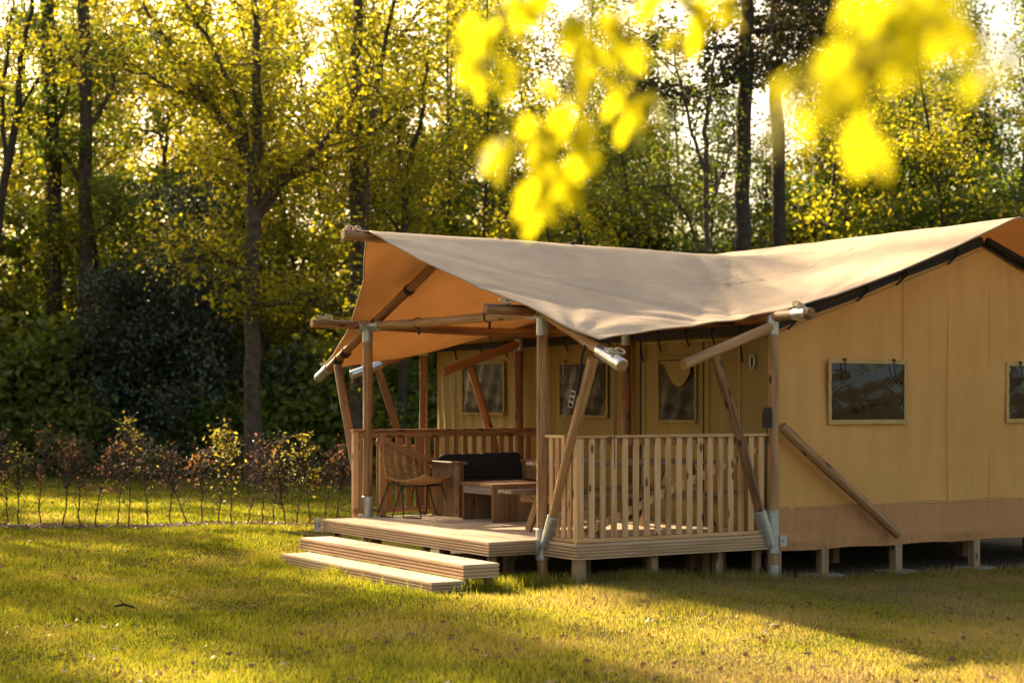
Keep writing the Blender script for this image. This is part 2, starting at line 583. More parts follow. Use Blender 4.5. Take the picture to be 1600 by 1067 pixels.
def log(name, p0, p1, r, mat, t, rough=True, taper=0.0, top=None, seg=None):
    """a round pole: own mesh, grain along its own Z"""
    p0, p1 = Vector(p0), Vector(p1)
    Ln = (p1 - p0).length
    rg = random.Random(int(abs(p0.x * 913 + p0.y * 577 + p1.z * 271 + p1.x * 131) * 100))
    seg = seg or max(4, int(Ln / 0.22))
    n = 14
    vs, fs = [], []
    ph = [rg.uniform(0, 6.28) for _ in range(4)]
    for i in range(seg + 1):
        s = i / seg
        z = s * Ln
        cx = 0.004 * sin(z * 2.1 + ph[0]) if rough else 0
        cy = 0.004 * sin(z * 1.7 + ph[1]) if rough else 0
        for k in range(n):
            a = 2 * pi * k / n
            rr = r * (1 - taper * s)
            if rough: rr *= 1 + 0.025 * sin(2 * a + z * 1.3 + ph[2]) + rg.uniform(-0.012, 0.012) + 0.02 * sin(z * 5 + ph[3])
            vs.append((cx + rr * cos(a), cy + rr * sin(a), z))
    for i in range(seg):
        for k in range(n):
            a, b2 = i * n + k, i * n + (k + 1) % n
            fs.append((a, b2, b2 + n, a + n))
    mb = MB()
    mb.add(vs, fs, True)
    # bevelled ends
    for (i0, zz, flip) in ((0, -0.006, True), (seg * n, Ln + 0.006, False)):
        ring = vs[i0:i0 + n]
        inner = [(x * 0.9, y * 0.9, zz) for x, y, z in ring]
        q = [(k, (k + 1) % n, n + (k + 1) % n, n + k) for k in range(n)]
        if flip: q = [f[::-1] for f in q]
        mb.add(ring + inner, q)
        mb.add(inner, [tuple(range(n))[::-1] if flip else tuple(range(n))])
    me = mb.mesh(name, mat)
    m4 = frame_between(p0 - org(top or t), p1 - org(top or t))
    if t is not (top or t):
        m4 = t.matrix_basis.inverted() @ m4
    return link(name, me, t, m4)


def chamfered(w, h, c=0.004):
    a, b2 = w / 2, h / 2
    return [(a - c, -b2), (a, -b2 + c), (a, b2 - c), (a - c, b2), (-a + c, b2), (-a, b2 - c), (-a, -b2 + c), (-a + c, -b2)]


def board(name, p0, p1, w, h, mat, t, up=(0, 0, 1), c=0.004, prof=None, top=None, parent_m=None):
    """plank from p0 to p1; h along 'up', w across; shares mesh between alike pieces"""
    p0, p1 = Vector(p0), Vector(p1)
    Ln = (p1 - p0).length
    key = (name, round(Ln, 3), w, h, mat.name, c, prof is None)
    me = _cache.get(key)
    if me is None:
        mb = MB()
        mb.prism(prof or chamfered(h, w, c), 0, Ln)
        me = mb.mesh(name, mat)
        _cache[key] = me
    m4 = frame_between(p0 - org(top or t), p1 - org(top or t), up)
    if top is not None and t is not top:
        m4 = t.matrix_basis.inverted() @ m4
    return link(name, me, t, m4)


def ribbed(height, thick, ribs=7):
    """profile of a decking board seen on its ribbed face; x = up, +y = outer face"""
    pts = [(0, -thick / 2)]
    pitch = height / ribs
    out = thick / 2
    x = height
    prof = [(0.0, -out), (0.0, out - 0.004)]
    for i in range(ribs):
        a = i * pitch
        prof += [(a + 0.001, out), (a + pitch * 0.52, out)]
        if i < ribs - 1:
            prof += [(a + pitch * 0.56, out - 0.022), (a + pitch * 0.97, out - 0.022)]
    prof += [(height, out - 0.003), (height, -out)]
    return prof


# ------------------------------------------------------------------ ground
def sheet(name, xs, ys, mat, off=0.0, zf=ground_z):
    X, Y = np.meshgrid(xs, ys)
    Z = zf(X, Y) + off
    v = np.stack([X, Y, Z], -1).reshape(-1, 3)
    nx, ny = len(xs), len(ys)
    i = (np.arange(ny - 1)[:, None] * nx + np.arange(nx - 1)[None, :]).ravel()
    f = np.stack([i, i + 1, i + nx + 1, i + nx], -1)
    return mesh_np(name, v, [f], mat, True)


xs = np.concatenate([np.linspace(-600, -32, 12), np.linspace(-30, 30, 121), np.linspace(32, 600, 12)])
ys = np.concatenate([np.linspace(-300, -4, 10), np.linspace(-2, 60, 140), np.linspace(64, 900, 16)])
tag(link("lawn", sheet("lawn", xs, ys, M['turf'])), "mown lawn around the tent with straw coloured patches", "lawn", kind="structure")
tag(link("forest_floor", sheet("forest_floor", np.linspace(-60, 60, 100), np.concatenate([np.linspace(40.5, 60, 40), np.linspace(62, 110, 20)]), M['litter'], 0.02)),
    "dark leaf litter under the trees beyond the lawn", "ground", kind="structure")


# bare soil under the raised tent, following the ground
def soil_mesh():
    uu = np.linspace(0.0, 9.0, 60)
    vv = np.linspace(0.12, 7.6, 50)
    U2, V2 = np.meshgrid(uu, vv)
    V2 = V2 + np.where(np.arange(50)[:, None] == 0, 0.05 * np.sin(U2 * 3.7) - 0.25 * np.clip(U2 - 2.4, 0, 1), 0)
    X = C0[0] + U2 * CU[0] + V2 * CV[0]
    Y = C0[1] + U2 * CU[1] + V2 * CV[1]
    v = np.stack([X, Y, ground_z(X, Y) + 0.006], -1).reshape(-1, 3)
    nx, ny = 60, 50
    i = (np.arange(ny - 1)[:, None] * nx + np.arange(nx - 1)[None, :]).ravel()
    i = i[~((U2.ravel()[i] < 2.3) & (V2.ravel()[i] > 4.1))]
    return mesh_np("bare_soil", v, [np.stack([i, i + 1, i + nx + 1, i + nx], -1)], M['soil'], True)


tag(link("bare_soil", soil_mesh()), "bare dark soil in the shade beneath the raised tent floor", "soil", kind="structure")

# ------------------------------------------------------------------ timber deck
DZ = 0.39
deck = thing("timber_deck", "raised veranda deck of ribbed grey brown boards standing on timber piers", "deck", 0, 0, 0)
for i in range(30):
    v0 = 0.01 + i * 0.1445
    us = 0.012 if v0 < 0.60 else 0.002
    o = board("deck_board", (us, v0 + 0.07, DZ - 0.014), (2.39, v0 + 0.07, DZ - 0.014), 0.138, 0.028, M['deck'], deck)
for i in range(4):
    u0 = -0.565 + i * 0.1415
    board("deck_board", (u0 + 0.069, 0.605, DZ - 0.014), (u0 + 0.069, 4.24, DZ - 0.014), 0.137, 0.028, M['deck'], deck)
RIB = ribbed(0.145, 0.028, 8)


def fascia(p0, p1, z_top, t, height=0.145, outward=1):
    # outer face looks to the right of the run p0 -> p1 when seen from above
    p0 = Vector((*p0, z_top - height))
    p1 = Vector((*p1, z_top - height))
    pr = ribbed(height, 0.028, max(3, int(round(height / 0.028))))
    key = (round(height, 3),)
    mb = MB()
    mb.prism(pr, 0, (p1 - p0).length)
    me = mb.mesh("fascia_board", M['fascia'])
    d = (p1 - p0).normalized()
    x = Vector((0, 0, 1))
    y = d.cross(x)
    m4 = Matrix((x, y, d)).transposed().to_4x4()
    m4.translation = p0 - org(t)
    return link("fascia_board", me, t, m4)


fascia((-0.014, -0.014), (2.25, -0.014), DZ - 0.001, deck)
fascia((-0.016, 0.58), (-0.016, -0.03), DZ - 0.001, deck)
fascia((-0.585, 4.24), (-0.585, 0.60), DZ - 0.001, deck, 0.132)
fascia((-0.60, 0.59), (-0.02, 0.59), DZ - 0.001, deck, 0.132)
fascia((0.0, 4.255), (-0.60, 4.255), DZ - 0.001, deck)
for (u, v, w) in [(0.05, 0.05, .10), (0.92, 0.1, .085), (1.7, 0.1, .08), (2.24, 0.16, .07), (0.05, 1.3, .09), (0.95, 1.3, .09), (1.75, 1.3, .09), (2.3, 1.3, .09),
                  (0.05, 2.6, .09), (0.95, 2.6, .09), (1.8, 2.6, .09), (0.05, 4.2, .09), (0.95, 4.2, .09), (1.8, 4.2, .09),
                  (-0.5, 0.70, .07), (-0.5, 2.0, .07), (-0.5, 3.2, .07), (-0.5, 4.1, .07), (0.55, 0.7, .09), (1.35, 0.7, .09), (2.0, 0.7, .09)]:
    p = W(u, v)
    board("pier", (u, v, float(ground_z(p.x, p.y)) - 0.02), (u, v, DZ - 0.15), w, w, M['pier'], deck, up=(1, 0, 0))
for v in (0.1, 1.3, 2.6, 4.2):
    board("joist", (-0.5 if v > 1 else 0.02, v, DZ - 0.09), (2.36, v, DZ - 0.09), 0.045, 0.118, M['pier'], deck)


def step(u0, u1, v0, v1, zt, label, ht=0.125):
    t = thing("deck_step", label, "step", u0, v0, 0)
    nb = 2 if u1 - u0 < 0.32 else 3
    w = (u1 - u0) / nb
    for i in range(nb):
        board("tread_board", (u0 + w * (i + .5), v0, zt - 0.013), (u0 + w * (i + .5), v1, zt - 0.013), w - 0.005, 0.026, M['deck'], t)
    fascia((u0 - 0.016, v1 + 0.01), (u0 - 0.016, v0 - 0.0), zt - 0.001, t, ht)
    fascia((u0 - 0.03, v0 - 0.016), (u1, v0 - 0.016), zt - 0.001, t, ht)
    fascia((u1, v1 + 0.024), (u0 - 0.03, v1 + 0.024), zt - 0.001, t, ht)
    for v in (v0 + 0.1, (v0 + v1) / 2, v1 - 0.15):
        if zt > 0.2:
            for u in (u0 + 0.05, u1 - 0.04):
                p = W(u, v)
                board("bearer", (u, v, float(ground_z(p.x, p.y)) - 0.01), (u, v, zt - 0.03), 0.06, 0.06, M['pier'], t, up=(1, 0, 0))
    return t


step(-1.13, -0.79, 0.10, 3.58, 0.25, "long ribbed wooden step just below the deck edge")
step(-1.46, -1.16, 0.08, 3.32, 0.115, "lowest ribbed wooden step lying in the grass", 0.11)

# number plate on the deck's far corner
pl = thing("number_plate", "small cream plate with a dark number on the far end of the deck edge", "number plate", -0.60, 4.27, 0.26)
mb = MB()
mb.prism(chamfered(0.08, 0.15, 0.01), 0, 0.02)
me = mb.mesh("plate_board", M['plate'])
NPM = Matrix((Vector((0.80, -0.60, 0)), Vector((0, 0, 1)), Vector((-0.60, -0.80, 0)))).transposed().to_4x4()
NPM.translation = Vector((-0.045, 0.0, 0.065))
link("plate_board", me, pl, NPM)
fc = bpy.data.curves.new("plate_number", 'FONT')
fc.body = "12"
fc.size = 0.075
fc.extrude = 0.001
fc.align_x = 'CENTER'
fc.align_y = 'CENTER'
tmp = bpy.data.objects.new("tmp", fc)
COL.objects.link(tmp)
bpy.context.view_layer.update()
me = bpy.data.meshes.new_from_object(tmp)
bpy.data.objects.remove(tmp)
me.materials.clear()
me.materials.append(M['black'])
link("plate_number", me, pl, NPM @ Matrix.Translation((0, 0, 0.0215)))

# ------------------------------------------------------------------ railings
RT = 1.385
rail = thing("deck_railing", "slatted timber railing along the near side of the deck between the two metal footed posts", "railing", 0, 0, DZ)
for i in range(17):
    u = 0.165 + i * 0.1255
    board("slat", (u, 0.012, DZ + 0.045), (u, 0.012, RT - 0.03), 0.063, 0.02, M['slat'], rail, up=(0, 1, 0))
board("newel_post", (0.035, 0.035, DZ + 0.002), (0.035, 0.035, RT - 0.03), 0.075, 0.075, M['slat'], rail, up=(1, 0, 0))
board("top_rail", (-0.01, 0.03, RT - 0.015), (2.255, 0.03, RT - 0.015), 0.085, 0.028, M['slat'], rail)
board("under_rail", (0.08, 0.042, RT - 0.065), (2.255, 0.042, RT - 0.065), 0.034, 0.06, M['slat_red'], rail)
board("bottom_rail", (-0.005, 0.018, DZ + 0.022), (2.255, 0.018, DZ + 0.022), 0.05, 0.036, M['slat'], rail)
board("brace", (0.12, 0.048, DZ + 0.10), (2.2, 0.048, RT - 0.14), 0.022, 0.075, M['slat'], rail)
for i in range(4):
    v = 0.14 + i * 0.105
    board("slat", (0.01, v, DZ + 0.045), (0.01, v, RT - 0.03), 0.063, 0.02, M['slat'], rail, up=(1, 0, 0))
board("top_rail", (0.03, 0.078, RT - 0.0155), (0.03, 0.54, RT - 0.0155), 0.085, 0.028, M['slat'], rail)
board("bottom_rail", (0.018, 0.05, DZ + 0.0225), (0.018, 0.54, DZ + 0.0225), 0.05, 0.036, M['slat'], rail)

r2 = thing("deck_railing", "reddish slatted railing across the far side of the deck behind chair and sofa", "railing", 0, 4.33, DZ, )
for i in range(19):
    u = -0.10 + i * 0.1255
    if abs(u - 0.0) < 0.05: continue
    board("slat", (u, 4.34, DZ + 0.045), (u, 4.34, RT - 0.03), 0.066, 0.02, M['slat_red'], r2, up=(0, 1, 0))
board("newel_post", (-0.15, 4.35, DZ - 0.05), (-0.15, 4.35, RT - 0.03), 0.06, 0.06, M['slat'], r2, up=(1, 0, 0))
board("newel_post", (0.155, 4.27, DZ + 0.002), (0.155, 4.27, RT - 0.04), 0.07, 0.07, M['slat_red'], r2, up=(1, 0, 0))
board("top_rail", (-0.19, 4.345, RT - 0.015), (2.26, 4.345, RT - 0.015), 0.085, 0.028, M['slat_red'], r2)
board("under_rail", (-0.11, 4.314, RT - 0.065), (2.26, 4.314, RT - 0.065), 0.032, 0.06, M['slat_red'], r2)
board("bottom_rail", (-0.19, 4.314, DZ + 0.07), (2.26, 4.314, DZ + 0.07), 0.032, 0.055, M['slat_red'], r2)
board("brace", (0.10, 4.30, RT - 0.12), (2.15, 4.30, DZ + 0.13), 0.02, 0.085, M['slat_red'], r2)

# ------------------------------------------------------------------ the tent
tent = thing("safari_tent", "large safari lodge tent of sand canvas with beige fly roof on a log frame", "tent", 2.4, 0.1, 0)


def sleeve(p0, p1, r, par, mat='metal'):
    return log("metal_sleeve", p0, p1, r, M[mat], par, rough=False, top=tent, seg=2)


def plog(name, p0, p1, r=0.053, mat='log', taper=0.0):
    return log(name, p0, p1, r, M[mat], tent, taper=taper)


def rope_knot(u, v, z, s=1.0, seed=0):
    rg = random.Random(seed)
    mb = MB()
    for k in range(5):
        cx, cy = u + rg.uniform(-.05, .05) * s, v + rg.uniform(-.05, .05) * s
        r1, r2_ = rg.uniform(.02, .04) * s, rg.uniform(.012, .03) * s
        tl = rg.uniform(-.5, .5)
        pts = [(cx + r1 * cos(a), cy + r1 * sin(a) * 0.8, z + 0.012 + r2_ * (0.6 + sin(a + tl))) for a in np.linspace(0, 2 * pi, 11)]
        mb.tube(pts, 0.006 * s, 5, False)
    return part("rope_knot", mb, M['rope'], tent)


# near front post, far front post, corner post of the gable
pA = plog("post", (0, .60, -0.03), (0, .60, 2.44), 0.053)
sleeve((0, .60, 2.33), (0, .60, 2.54), 0.060, pA)
sleeve((0, .60, 0.20), (0, .60, 0.49), 0.064, pA)
pL = plog("post", (0, 4.33, 0.0), (0, 4.33, 2.46), 0.055)
sleeve((0, 4.33, 2.38), (0, 4.33, 2.58), 0.061, pL)
sleeve((0, 4.33, 0.38), (0, 4.33, 0.62), 0.066, pL)
pB = plog("post", (2.32, .0, -0.10), (2.32, .0, 2.44), 0.053)
sleeve((2.32, .0, 2.36), (2.32, .0, 2.54), 0.060, pB)
sleeve((2.32, .0, 0.20), (2.32, .0, 0.62), 0.066, pB)
sleeve((2.32, .0, -0.09), (2.32, .0, 0.08), 0.061, pB)
for vv in (2.5, 4.8, 7.3):
    p_ = plog("post", (2.31, vv, 0.30 if vv < 7 else 0), (2.31, vv, 2.44), 0.055, 'log_red')
    sleeve((2.31, vv, 2.33), (2.31, vv, 2.47), 0.062, p_)
for vv in (0.0, 7.3):
    plog("post", (8.28, vv, -0.1), (8.28, vv, 2.44))

# horizontal logs
bA = plog("beam", (-0.62, .60, 2.56), (2.30, .60, 2.52), 0.052)
sleeve((-0.10, .60, 2.553), (0.10, .60, 2.55), 0.062, bA)
bL = plog("beam", (-0.69, 4.33, 2.57), (2.30, 4.33, 2.52), 0.05)
sleeve((-0.12, 4.33, 2.562), (0.12, 4.33, 2.559), 0.06, bL)
bF = plog("beam", (0, 4.30, 2.55), (0, .66, 2.535), 0.048)
sleeve((0, 4.25, 2.55), (0, 4.02, 2.548), 0.058, bF)
sleeve((0, .62, 2.535), (0, .84, 2.536), 0.058, bF)
plog("ridge_beam", (-1.2, 2.45, 3.375), (5.2, 2.45, 3.24), 0.055)
bE = plog("eave_beam", (2.32, -0.56, 2.545), (2.32, 7.5, 2.50), 0.055)
sleeve((2.32, -0.50, 2.545), (2.32, -0.32, 2.544), 0.06, bE, 'foil')
plog("eave_beam", (8.28, -0.5, 2.5), (8.28, 7.5, 2.5), 0.055)
plog("ridge_beam", (5.3, 0.12, 3.46), (5.3, 7.7, 3.46), 0.055)
# sloping rafters of the veranda
rA = plog("rafter", (0.03, 2.43, 3.28), (0.0, -0.72, 2.01), 0.05)
sleeve((0.0, -0.36, 2.155), (0.0, -0.715, 2.012), 0.062, rA, 'foil')
rL = plog("rafter", (0.03, 2.47, 3.28), (0.02, 5.74, 1.97), 0.05, 'log_red')
sleeve((0.02, 5.42, 2.098), (0.02, 5.70, 1.986), 0.058, rL, 'metal')
# sloping rafters of the main roof
for vv, tip in ((0.0, 1.22), (2.5, 2.3), (4.8, 1.24), (7.3, 1.24)):
    s_ = (3.40 - 2.06) / (5.25 - 1.24)
    z_t = 2.06 + (tip - 1.24) * s_
    if vv == 0.0:
        # the outer rafter: bare below the eave, dark sleeve above it
        plog("rafter", (2.30, vv - 0.0, 2.43), (tip, vv, 2.05), 0.053)
        log("rafter", (5.25, 0.03, 3.44), (2.38, 0.03, 2.52), 0.036, M['black'], tent)
        log("rafter", (5.35, 0.03, 3.44), (9.3, 0.03, 2.07), 0.036, M['black'], tent)
    else:
        rr = plog("rafter", (5.25, vv, 3.40), (tip, vv, z_t), 0.053, 'log_red')
        if vv > 7:
            sleeve((tip + 0.42, vv, z_t + 0.42 * s_), (tip - 0.01, vv, z_t - 0.002), 0.06, rr, 'foil')
        plog("rafter", (5.35, vv, 3.40), (9.3, vv, 2.05), 0.05)
# struts from post feet to rafter tips
sA = plog("strut", (0, .50, 0.40), (0, -0.26, 2.08), 0.052)
sleeve((0, .52, 0.33), (0, .39, 0.62), 0.068, sA)
sL = plog("strut", (0, 4.44, 0.42), (0.02, 5.16, 2.12), 0.052)
sleeve((0, 4.42, 0.38), (0, 4.52, 0.64), 0.066, sL)
sB = plog("strut", (2.22, -0.0, 0.40), (1.60, -0.0, 2.14), 0.052)
sleeve((2.27, -0.0, 0.28), (2.14, -0.0, 0.62), 0.070, sB)
for vv in (4.8, 7.3):
    plog("strut", (2.2, vv, 0.5), (1.62, vv, 2.13), 0.05, 'log_red')
plog("brace_log", (2.40, -0.045, 1.45), (3.95, -0.045, 0.32), 0.052)

# rope coils on log ends
for i, (u, v, z, s) in enumerate([(-1.08, 2.45, 3.42, 1.1), (-0.52, 4.33, 2.62, 1.1), (-0.42, .60, 2.61, 1.1), (0, -0.60, 2.115, 1.2), (2.32, -0.40, 2.605, 1.2), (1.4, 7.3, 2.19, 1.1), (0.02, 5.5, 2.12, 1.0)]):
    rope_knot(u, v, z, s, i)
# buckle strap on the near strut
mb = MB()
mb.tube([(0.0, -0.20, 2.28), (-0.06, -0.17, 2.12), (-0.065, -0.12, 1.85), (-0.06, -0.08, 1.76)], 0.016, 6)
part("tension_strap", mb, M['black'], tent)
mb = MB()
for k in range(3):
    mb.tube([(-0.085, -0.10 + 0.02 * k, 1.78 - 0.05 * k), (-0.10, -0.05 + 0.02 * k, 1.80 - 0.05 * k), (-0.10, -0.04 + 0.02 * k, 1.75 - 0.05 * k), (-0.085, -0.09 + 0.02 * k, 1.74 - 0.05 * k), (-0.085, -0.10 + 0.02 * k, 1.78 - 0.05 * k)], 0.007, 5)
part("buckle", mb, M['metal'], tent)
mb = MB()
mb.tube([(0.0, -0.60, 2.0), (0.0, -0.60, 1.1)], 0.004, 5)
part("guy_cord", mb, M['black'], tent)
mb = MB()
mb.tube([(0.02, 5.55, 2.10), (0.0, 5.2, 1.6), (0.0, 5.15, 1.55)], 0.006, 5)
part("guy_cord", mb, M['black'], tent)


# ---- fly roof: a stretched sheet over the two ridges
def smax(a, b2, k):
    h = np.clip(0.5 + 0.5 * (a - b2) / k, 0, 1)
    return b2 + (a - b2) * h + k * h * (1 - h)


def fly_z(u, v):
    u = np.asarray(u, float)
    v = np.asarray(v, float)
    z1 = 3.47 - 0.42 * np.sqrt((v - 2.45) ** 2 + 0.01)
    z1 = z1 - 0.05 * np.clip(u, 0, 5) / 5
    z2 = 3.67 - 0.36 * np.sqrt((u - 5.3) ** 2 + 0.004)
    z2 = np.where(u > 5.3, np.maximum(z2, 0), z2)
    z1 = np.where(u > 5.3, z1 - (u - 5.3) * 0.6, z1)
    z = smax(z1, z2, 0.30)
    # the cloth is pulled down between the ridge and the tie points, and turns over the beam
    tri = np.interp(v, [-.45, .6, 2.45], [0, 1, 0])
    z = z - 0.055 * tri * np.interp(u, [-.3, .2, 2.0, 3.0], [0, 1, 1, 0])
    # cloth hangs a little between its supports
    sag = 0.035 * np.sin(np.clip((v - 0.0) / 2.45, 0, 1) * pi) * np.clip(1 - u / 4, 0, 1)
    z = z - sag
    # folds that run from the tie points up the cloth
    d = np.hypot(u - 0.0, v + 0.4) + 0.05
    ang = np.arctan2(v + 0.4, u + 0.3)
    z = z + 0.012 * np.sin(ang * 17) * np.exp(-d * 0.75) * np.clip(d * 2, 0, 1)
    d2 = np.hypot(u - 2.4, v + 0.4) + 0.05
    ang2 = np.arctan2(v + 0.4, u - 2.4)
    z = z + 0.014 * np.sin(ang2 * 13 + 0.5) * np.exp(-d2 * 0.55) * np.clip(d2 * 1.5, 0, 1)
    z = z + 0.004 * np.sin(u * 3.1 + v * 2.3) * np.sin(v * 3.3 - u * 1.2)
    # long shallow creases
    for (a0, b0, c0, w0, h0) in ((0.35, 1, 0.75, 0.05, 0.016), (0.55, 1, 1.55, 0.06, 0.014), (1.0, -0.55, 1.9, 0.05, 0.018), (1.0, -0.42, 2.75, 0.07, 0.02), (1, -.3, 3.6, .06, .014), (1, -.8, 1.75, .025, .016), (1, -.62, 2.15, .02, .014), (1, -.95, 1.3, .02, .010), (1, -.22, 4.3, .03, .012)):
        q = (a0 * u + b0 * v - c0) / math.hypot(a0, b0)
        z = z - h0 * np.exp(-(q / w0) ** 2) * np.clip((v + 0.5) * 1.2, 0, 1) * np.clip(1.4 - np.abs(v - 1) * 0.7, 0, 1)
    return z


fe_v = [-.45, -.15, .38, .67, .99, 1.31, 1.6, 1.96, 2.33, 2.5, 2.7, 3.09, 3.53, 4.0, 4.45, 4.77, 5.37, 5.75]
fe_u = [-.07, -.22, -.31, -.42, -.53, -.65, -.78, -.87, -.95, -.88, -.82, -.65, -.44, -.28, -.14, -.05, .05, .06]
nu, nv = 150, 110
sg = np.linspace(0, 1, nu)
tg = np.linspace(0, 1, nv)
near_pts_u = [-.07, .315, .775, 1.33, 1.87, 2.20, 2.32, 2.45, 2.67, 3.39, 4.24, 5.42, 9.0]
near_pts_v = [-.45, -.296, -.11, .06, .15, .08, -.06, -.26, -.44, -.59, -.62, -.45, -.5]
far_pts_u = [.06, 0.7, 1.3, 1.9, 2.45, 3.2, 5.3, 9.0]
far_pts_v = [5.75, 5.5, 5.45, 5.5, 5.6, 5.6, 5.6, 5.6]
S, T = np.meshgrid(sg, tg)
ss = S ** 1.25
# where the row starts at the front edge
vf = -0.45 + T * (5.75 + 0.45)
uf = np.interp(vf, fe_v, fe_u)
Ug = uf + (9.0 - uf) * ss
Vn = np.interp(Ug, near_pts_u, near_pts_v)
Vfar = np.interp(Ug, far_pts_u, far_pts_v)
Vg = Vn + T * (Vfar - Vn)
Zg = fly_z(Ug, Vg)
v1 = np.stack([Ug, Vg, Zg], -1).reshape(-1, 3)
i = (np.arange(nv - 1)[:, None] * nu + np.arange(nu - 1)[None, :]).ravel()
f1 = np.stack([i, i + 1, i + nu + 1, i + nu], -1)
# the rest of the main roof beyond the veranda
n2 = 26
S2, T2 = np.meshgrid(np.linspace(0, 1, 60), np.linspace(0, 1, n2))
Vg2 = 5.6 + T2 * 2.4
ue = np.interp(Vg2, [5.6, 6.2, 6.8, 7.4, 8.0], [2.1, 1.9, 1.8, 1.6, 1.25])
Ug2 = ue + (9.0 - ue) * S2
Zg2 = fly_z(Ug2, Vg2) - 0.002
v2 = np.stack([Ug2, Vg2, Zg2], -1).reshape(-1, 3)
i = (np.arange(n2 - 1)[:, None] * 60 + np.arange(59)[None, :]).ravel() + len(v1)
f2 = np.stack([i, i + 1, i + 61, i + 60], -1)
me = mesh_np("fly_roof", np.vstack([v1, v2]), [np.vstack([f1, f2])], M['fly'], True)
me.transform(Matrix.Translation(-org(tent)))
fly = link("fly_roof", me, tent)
# hem tape along the front and near edges
edge = [(float(Ug[j, 0]), float(Vg[j, 0]), float(Zg[j, 0])) for j in range(0, nv, 2)]
mb = MB()
mb.tube(edge, 0.009, 5)
near_e = [(float(Ug[0, k]), float(Vg[0, k]), float(Zg[0, k])) for k in range(0, nu, 2)]
mb.tube(near_e, 0.009, 5)
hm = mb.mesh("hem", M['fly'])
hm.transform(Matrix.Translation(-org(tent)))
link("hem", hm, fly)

def fly_line(pts):
    mb = MB()
    mb.tube([(u, v, float(fly_z(u, v)) - 0.001) for u, v in pts], 0.0028, 6)
    hm = mb.mesh("seam", M['fly'])
    hm.transform(Matrix.Translation(-org(tent)))
    link("seam", hm, fly)


for v_ in (1.35, 2.45):
    fly_line([(u, v_) for u in np.linspace(-0.3 if v_ < 2 else -.7, 5.2, 60)])
for u_ in (4.0,):
    fly_line([(u_, v) for v in np.linspace(-0.5, 2.4, 40)])

# ---- canvas walls
def wall_top(u):
    return 2.415 + 0.335 * (2.9 - abs(u - 5.3))


def grid_mesh(name, P, mat, smooth=True):
    ny, nx = P.shape[:2]
    i = (np.arange(ny - 1)[:, None] * nx + np.arange(nx - 1)[None, :]).ravel()
    me = mesh_np(name, P.reshape(-1, 3), [np.stack([i, i + 1, i + nx + 1, i + nx], -1)], mat, smooth)
    me.transform(Matrix.Translation(-org(tent)))
    return me


uu = np.linspace(2.4, 8.2, 120)
ww = np.linspace(0, 1, 30)
UU, WW = np.meshgrid(uu, ww)
ZZ = 0.60 + WW * (np.vectorize(wall_top)(UU) - 0.60)
VV = 0.10 + 0.010 * np.sin((UU * 0.7 + ZZ * 0.9) * 5.0) * np.exp(-((UU - 2.9) / 1.1) ** 2) + 0.007 * np.sin((UU * 1.1 - ZZ * 0.6) * 4.3 + 1.0) * np.exp(-((UU - 5.2) / 1.2) ** 2) + 0.006 * np.sin(UU * 4.2) * np.sin(WW * 3.1) + 0.004 * np.sin(UU * 11 + ZZ * 2) + 0.01 * np.sin(ZZ * 2.2 + UU)
link("gable_wall", grid_mesh("gable_wall", np.stack([UU, VV, ZZ], -1), M['wall']), tent)
# brown skirt with folds
uu = np.linspace(2.36, 8.25, 240)
ww = np.linspace(0, 1, 16)
UU, WW = np.meshgrid(uu, ww)
rg = np.random.RandomState(5)
pl_ = sum(0.010 * np.exp(-((UU - c) - (1 - WW) * s) ** 2 / 0.0016) for c, s in zip(rg.uniform(2.4, 8, 40), rg.uniform(-.12, .12, 40)))
ZZ = 0.205 + WW * 0.44 + 0.006 * np.sin(UU * 6)
VV = 0.086 - pl_ * (0.35 + WW) - 0.022 * np.exp(-((WW - 0.22) / 0.12) ** 2) * (0.6 + 0.4 * np.sin(UU * 5.3)) - 0.01 * (1 - WW)
link("skirt", grid_mesh("skirt", np.stack([UU, VV, ZZ], -1), M['skirt']), tent)
# front wall facing the veranda
vv_ = np.linspace(0.10, 7.10, 260)
ww = np.linspace(0, 1, 14)
VV, WW = np.meshgrid(vv_, ww)
ZZ = 0.39 + WW * 2.03
UU = 2.42 + 0.008 * np.sin(VV * 30 + np.sin(ZZ * 2) * 2) * np.clip((VV - 4.6), 0, 1) + 0.008 * np.sin(VV * 6 + ZZ) + 0.004 * np.sin(VV * 17)
link("front_wall", grid_mesh("front_wall", np.stack([UU, VV, ZZ], -1), M['wall_shaded']), tent)
# the two walls that face away
UU, WW = np.meshgrid(np.linspace(2.42, 8.2, 30), np.linspace(0, 1, 6))
ZZ = 0.30 + WW * (np.vectorize(wall_top)(UU) - 0.30)
link("gable_wall", grid_mesh("gable_wall", np.stack([UU, UU * 0 + 7.10, ZZ], -1), M['wall']), tent)
VV, WW = np.meshgrid(np.linspace(0.1, 7.1, 30), np.linspace(0, 1, 6))
link("side_wall", grid_mesh("side_wall", np.stack([VV * 0 + 8.2, VV, 0.2 + WW * 2.25], -1), M['wall']), tent)
# inner roof cloth
UU, VV = np.meshgrid(np.linspace(2.4, 8.2, 41), np.linspace(0.1, 7.1, 12))
ZZ = np.vectorize(wall_top)(UU) + 0.0
link("inner_roof", grid_mesh("inner_roof", np.stack([UU, VV, ZZ], -1), M['wall_shaded']), tent)
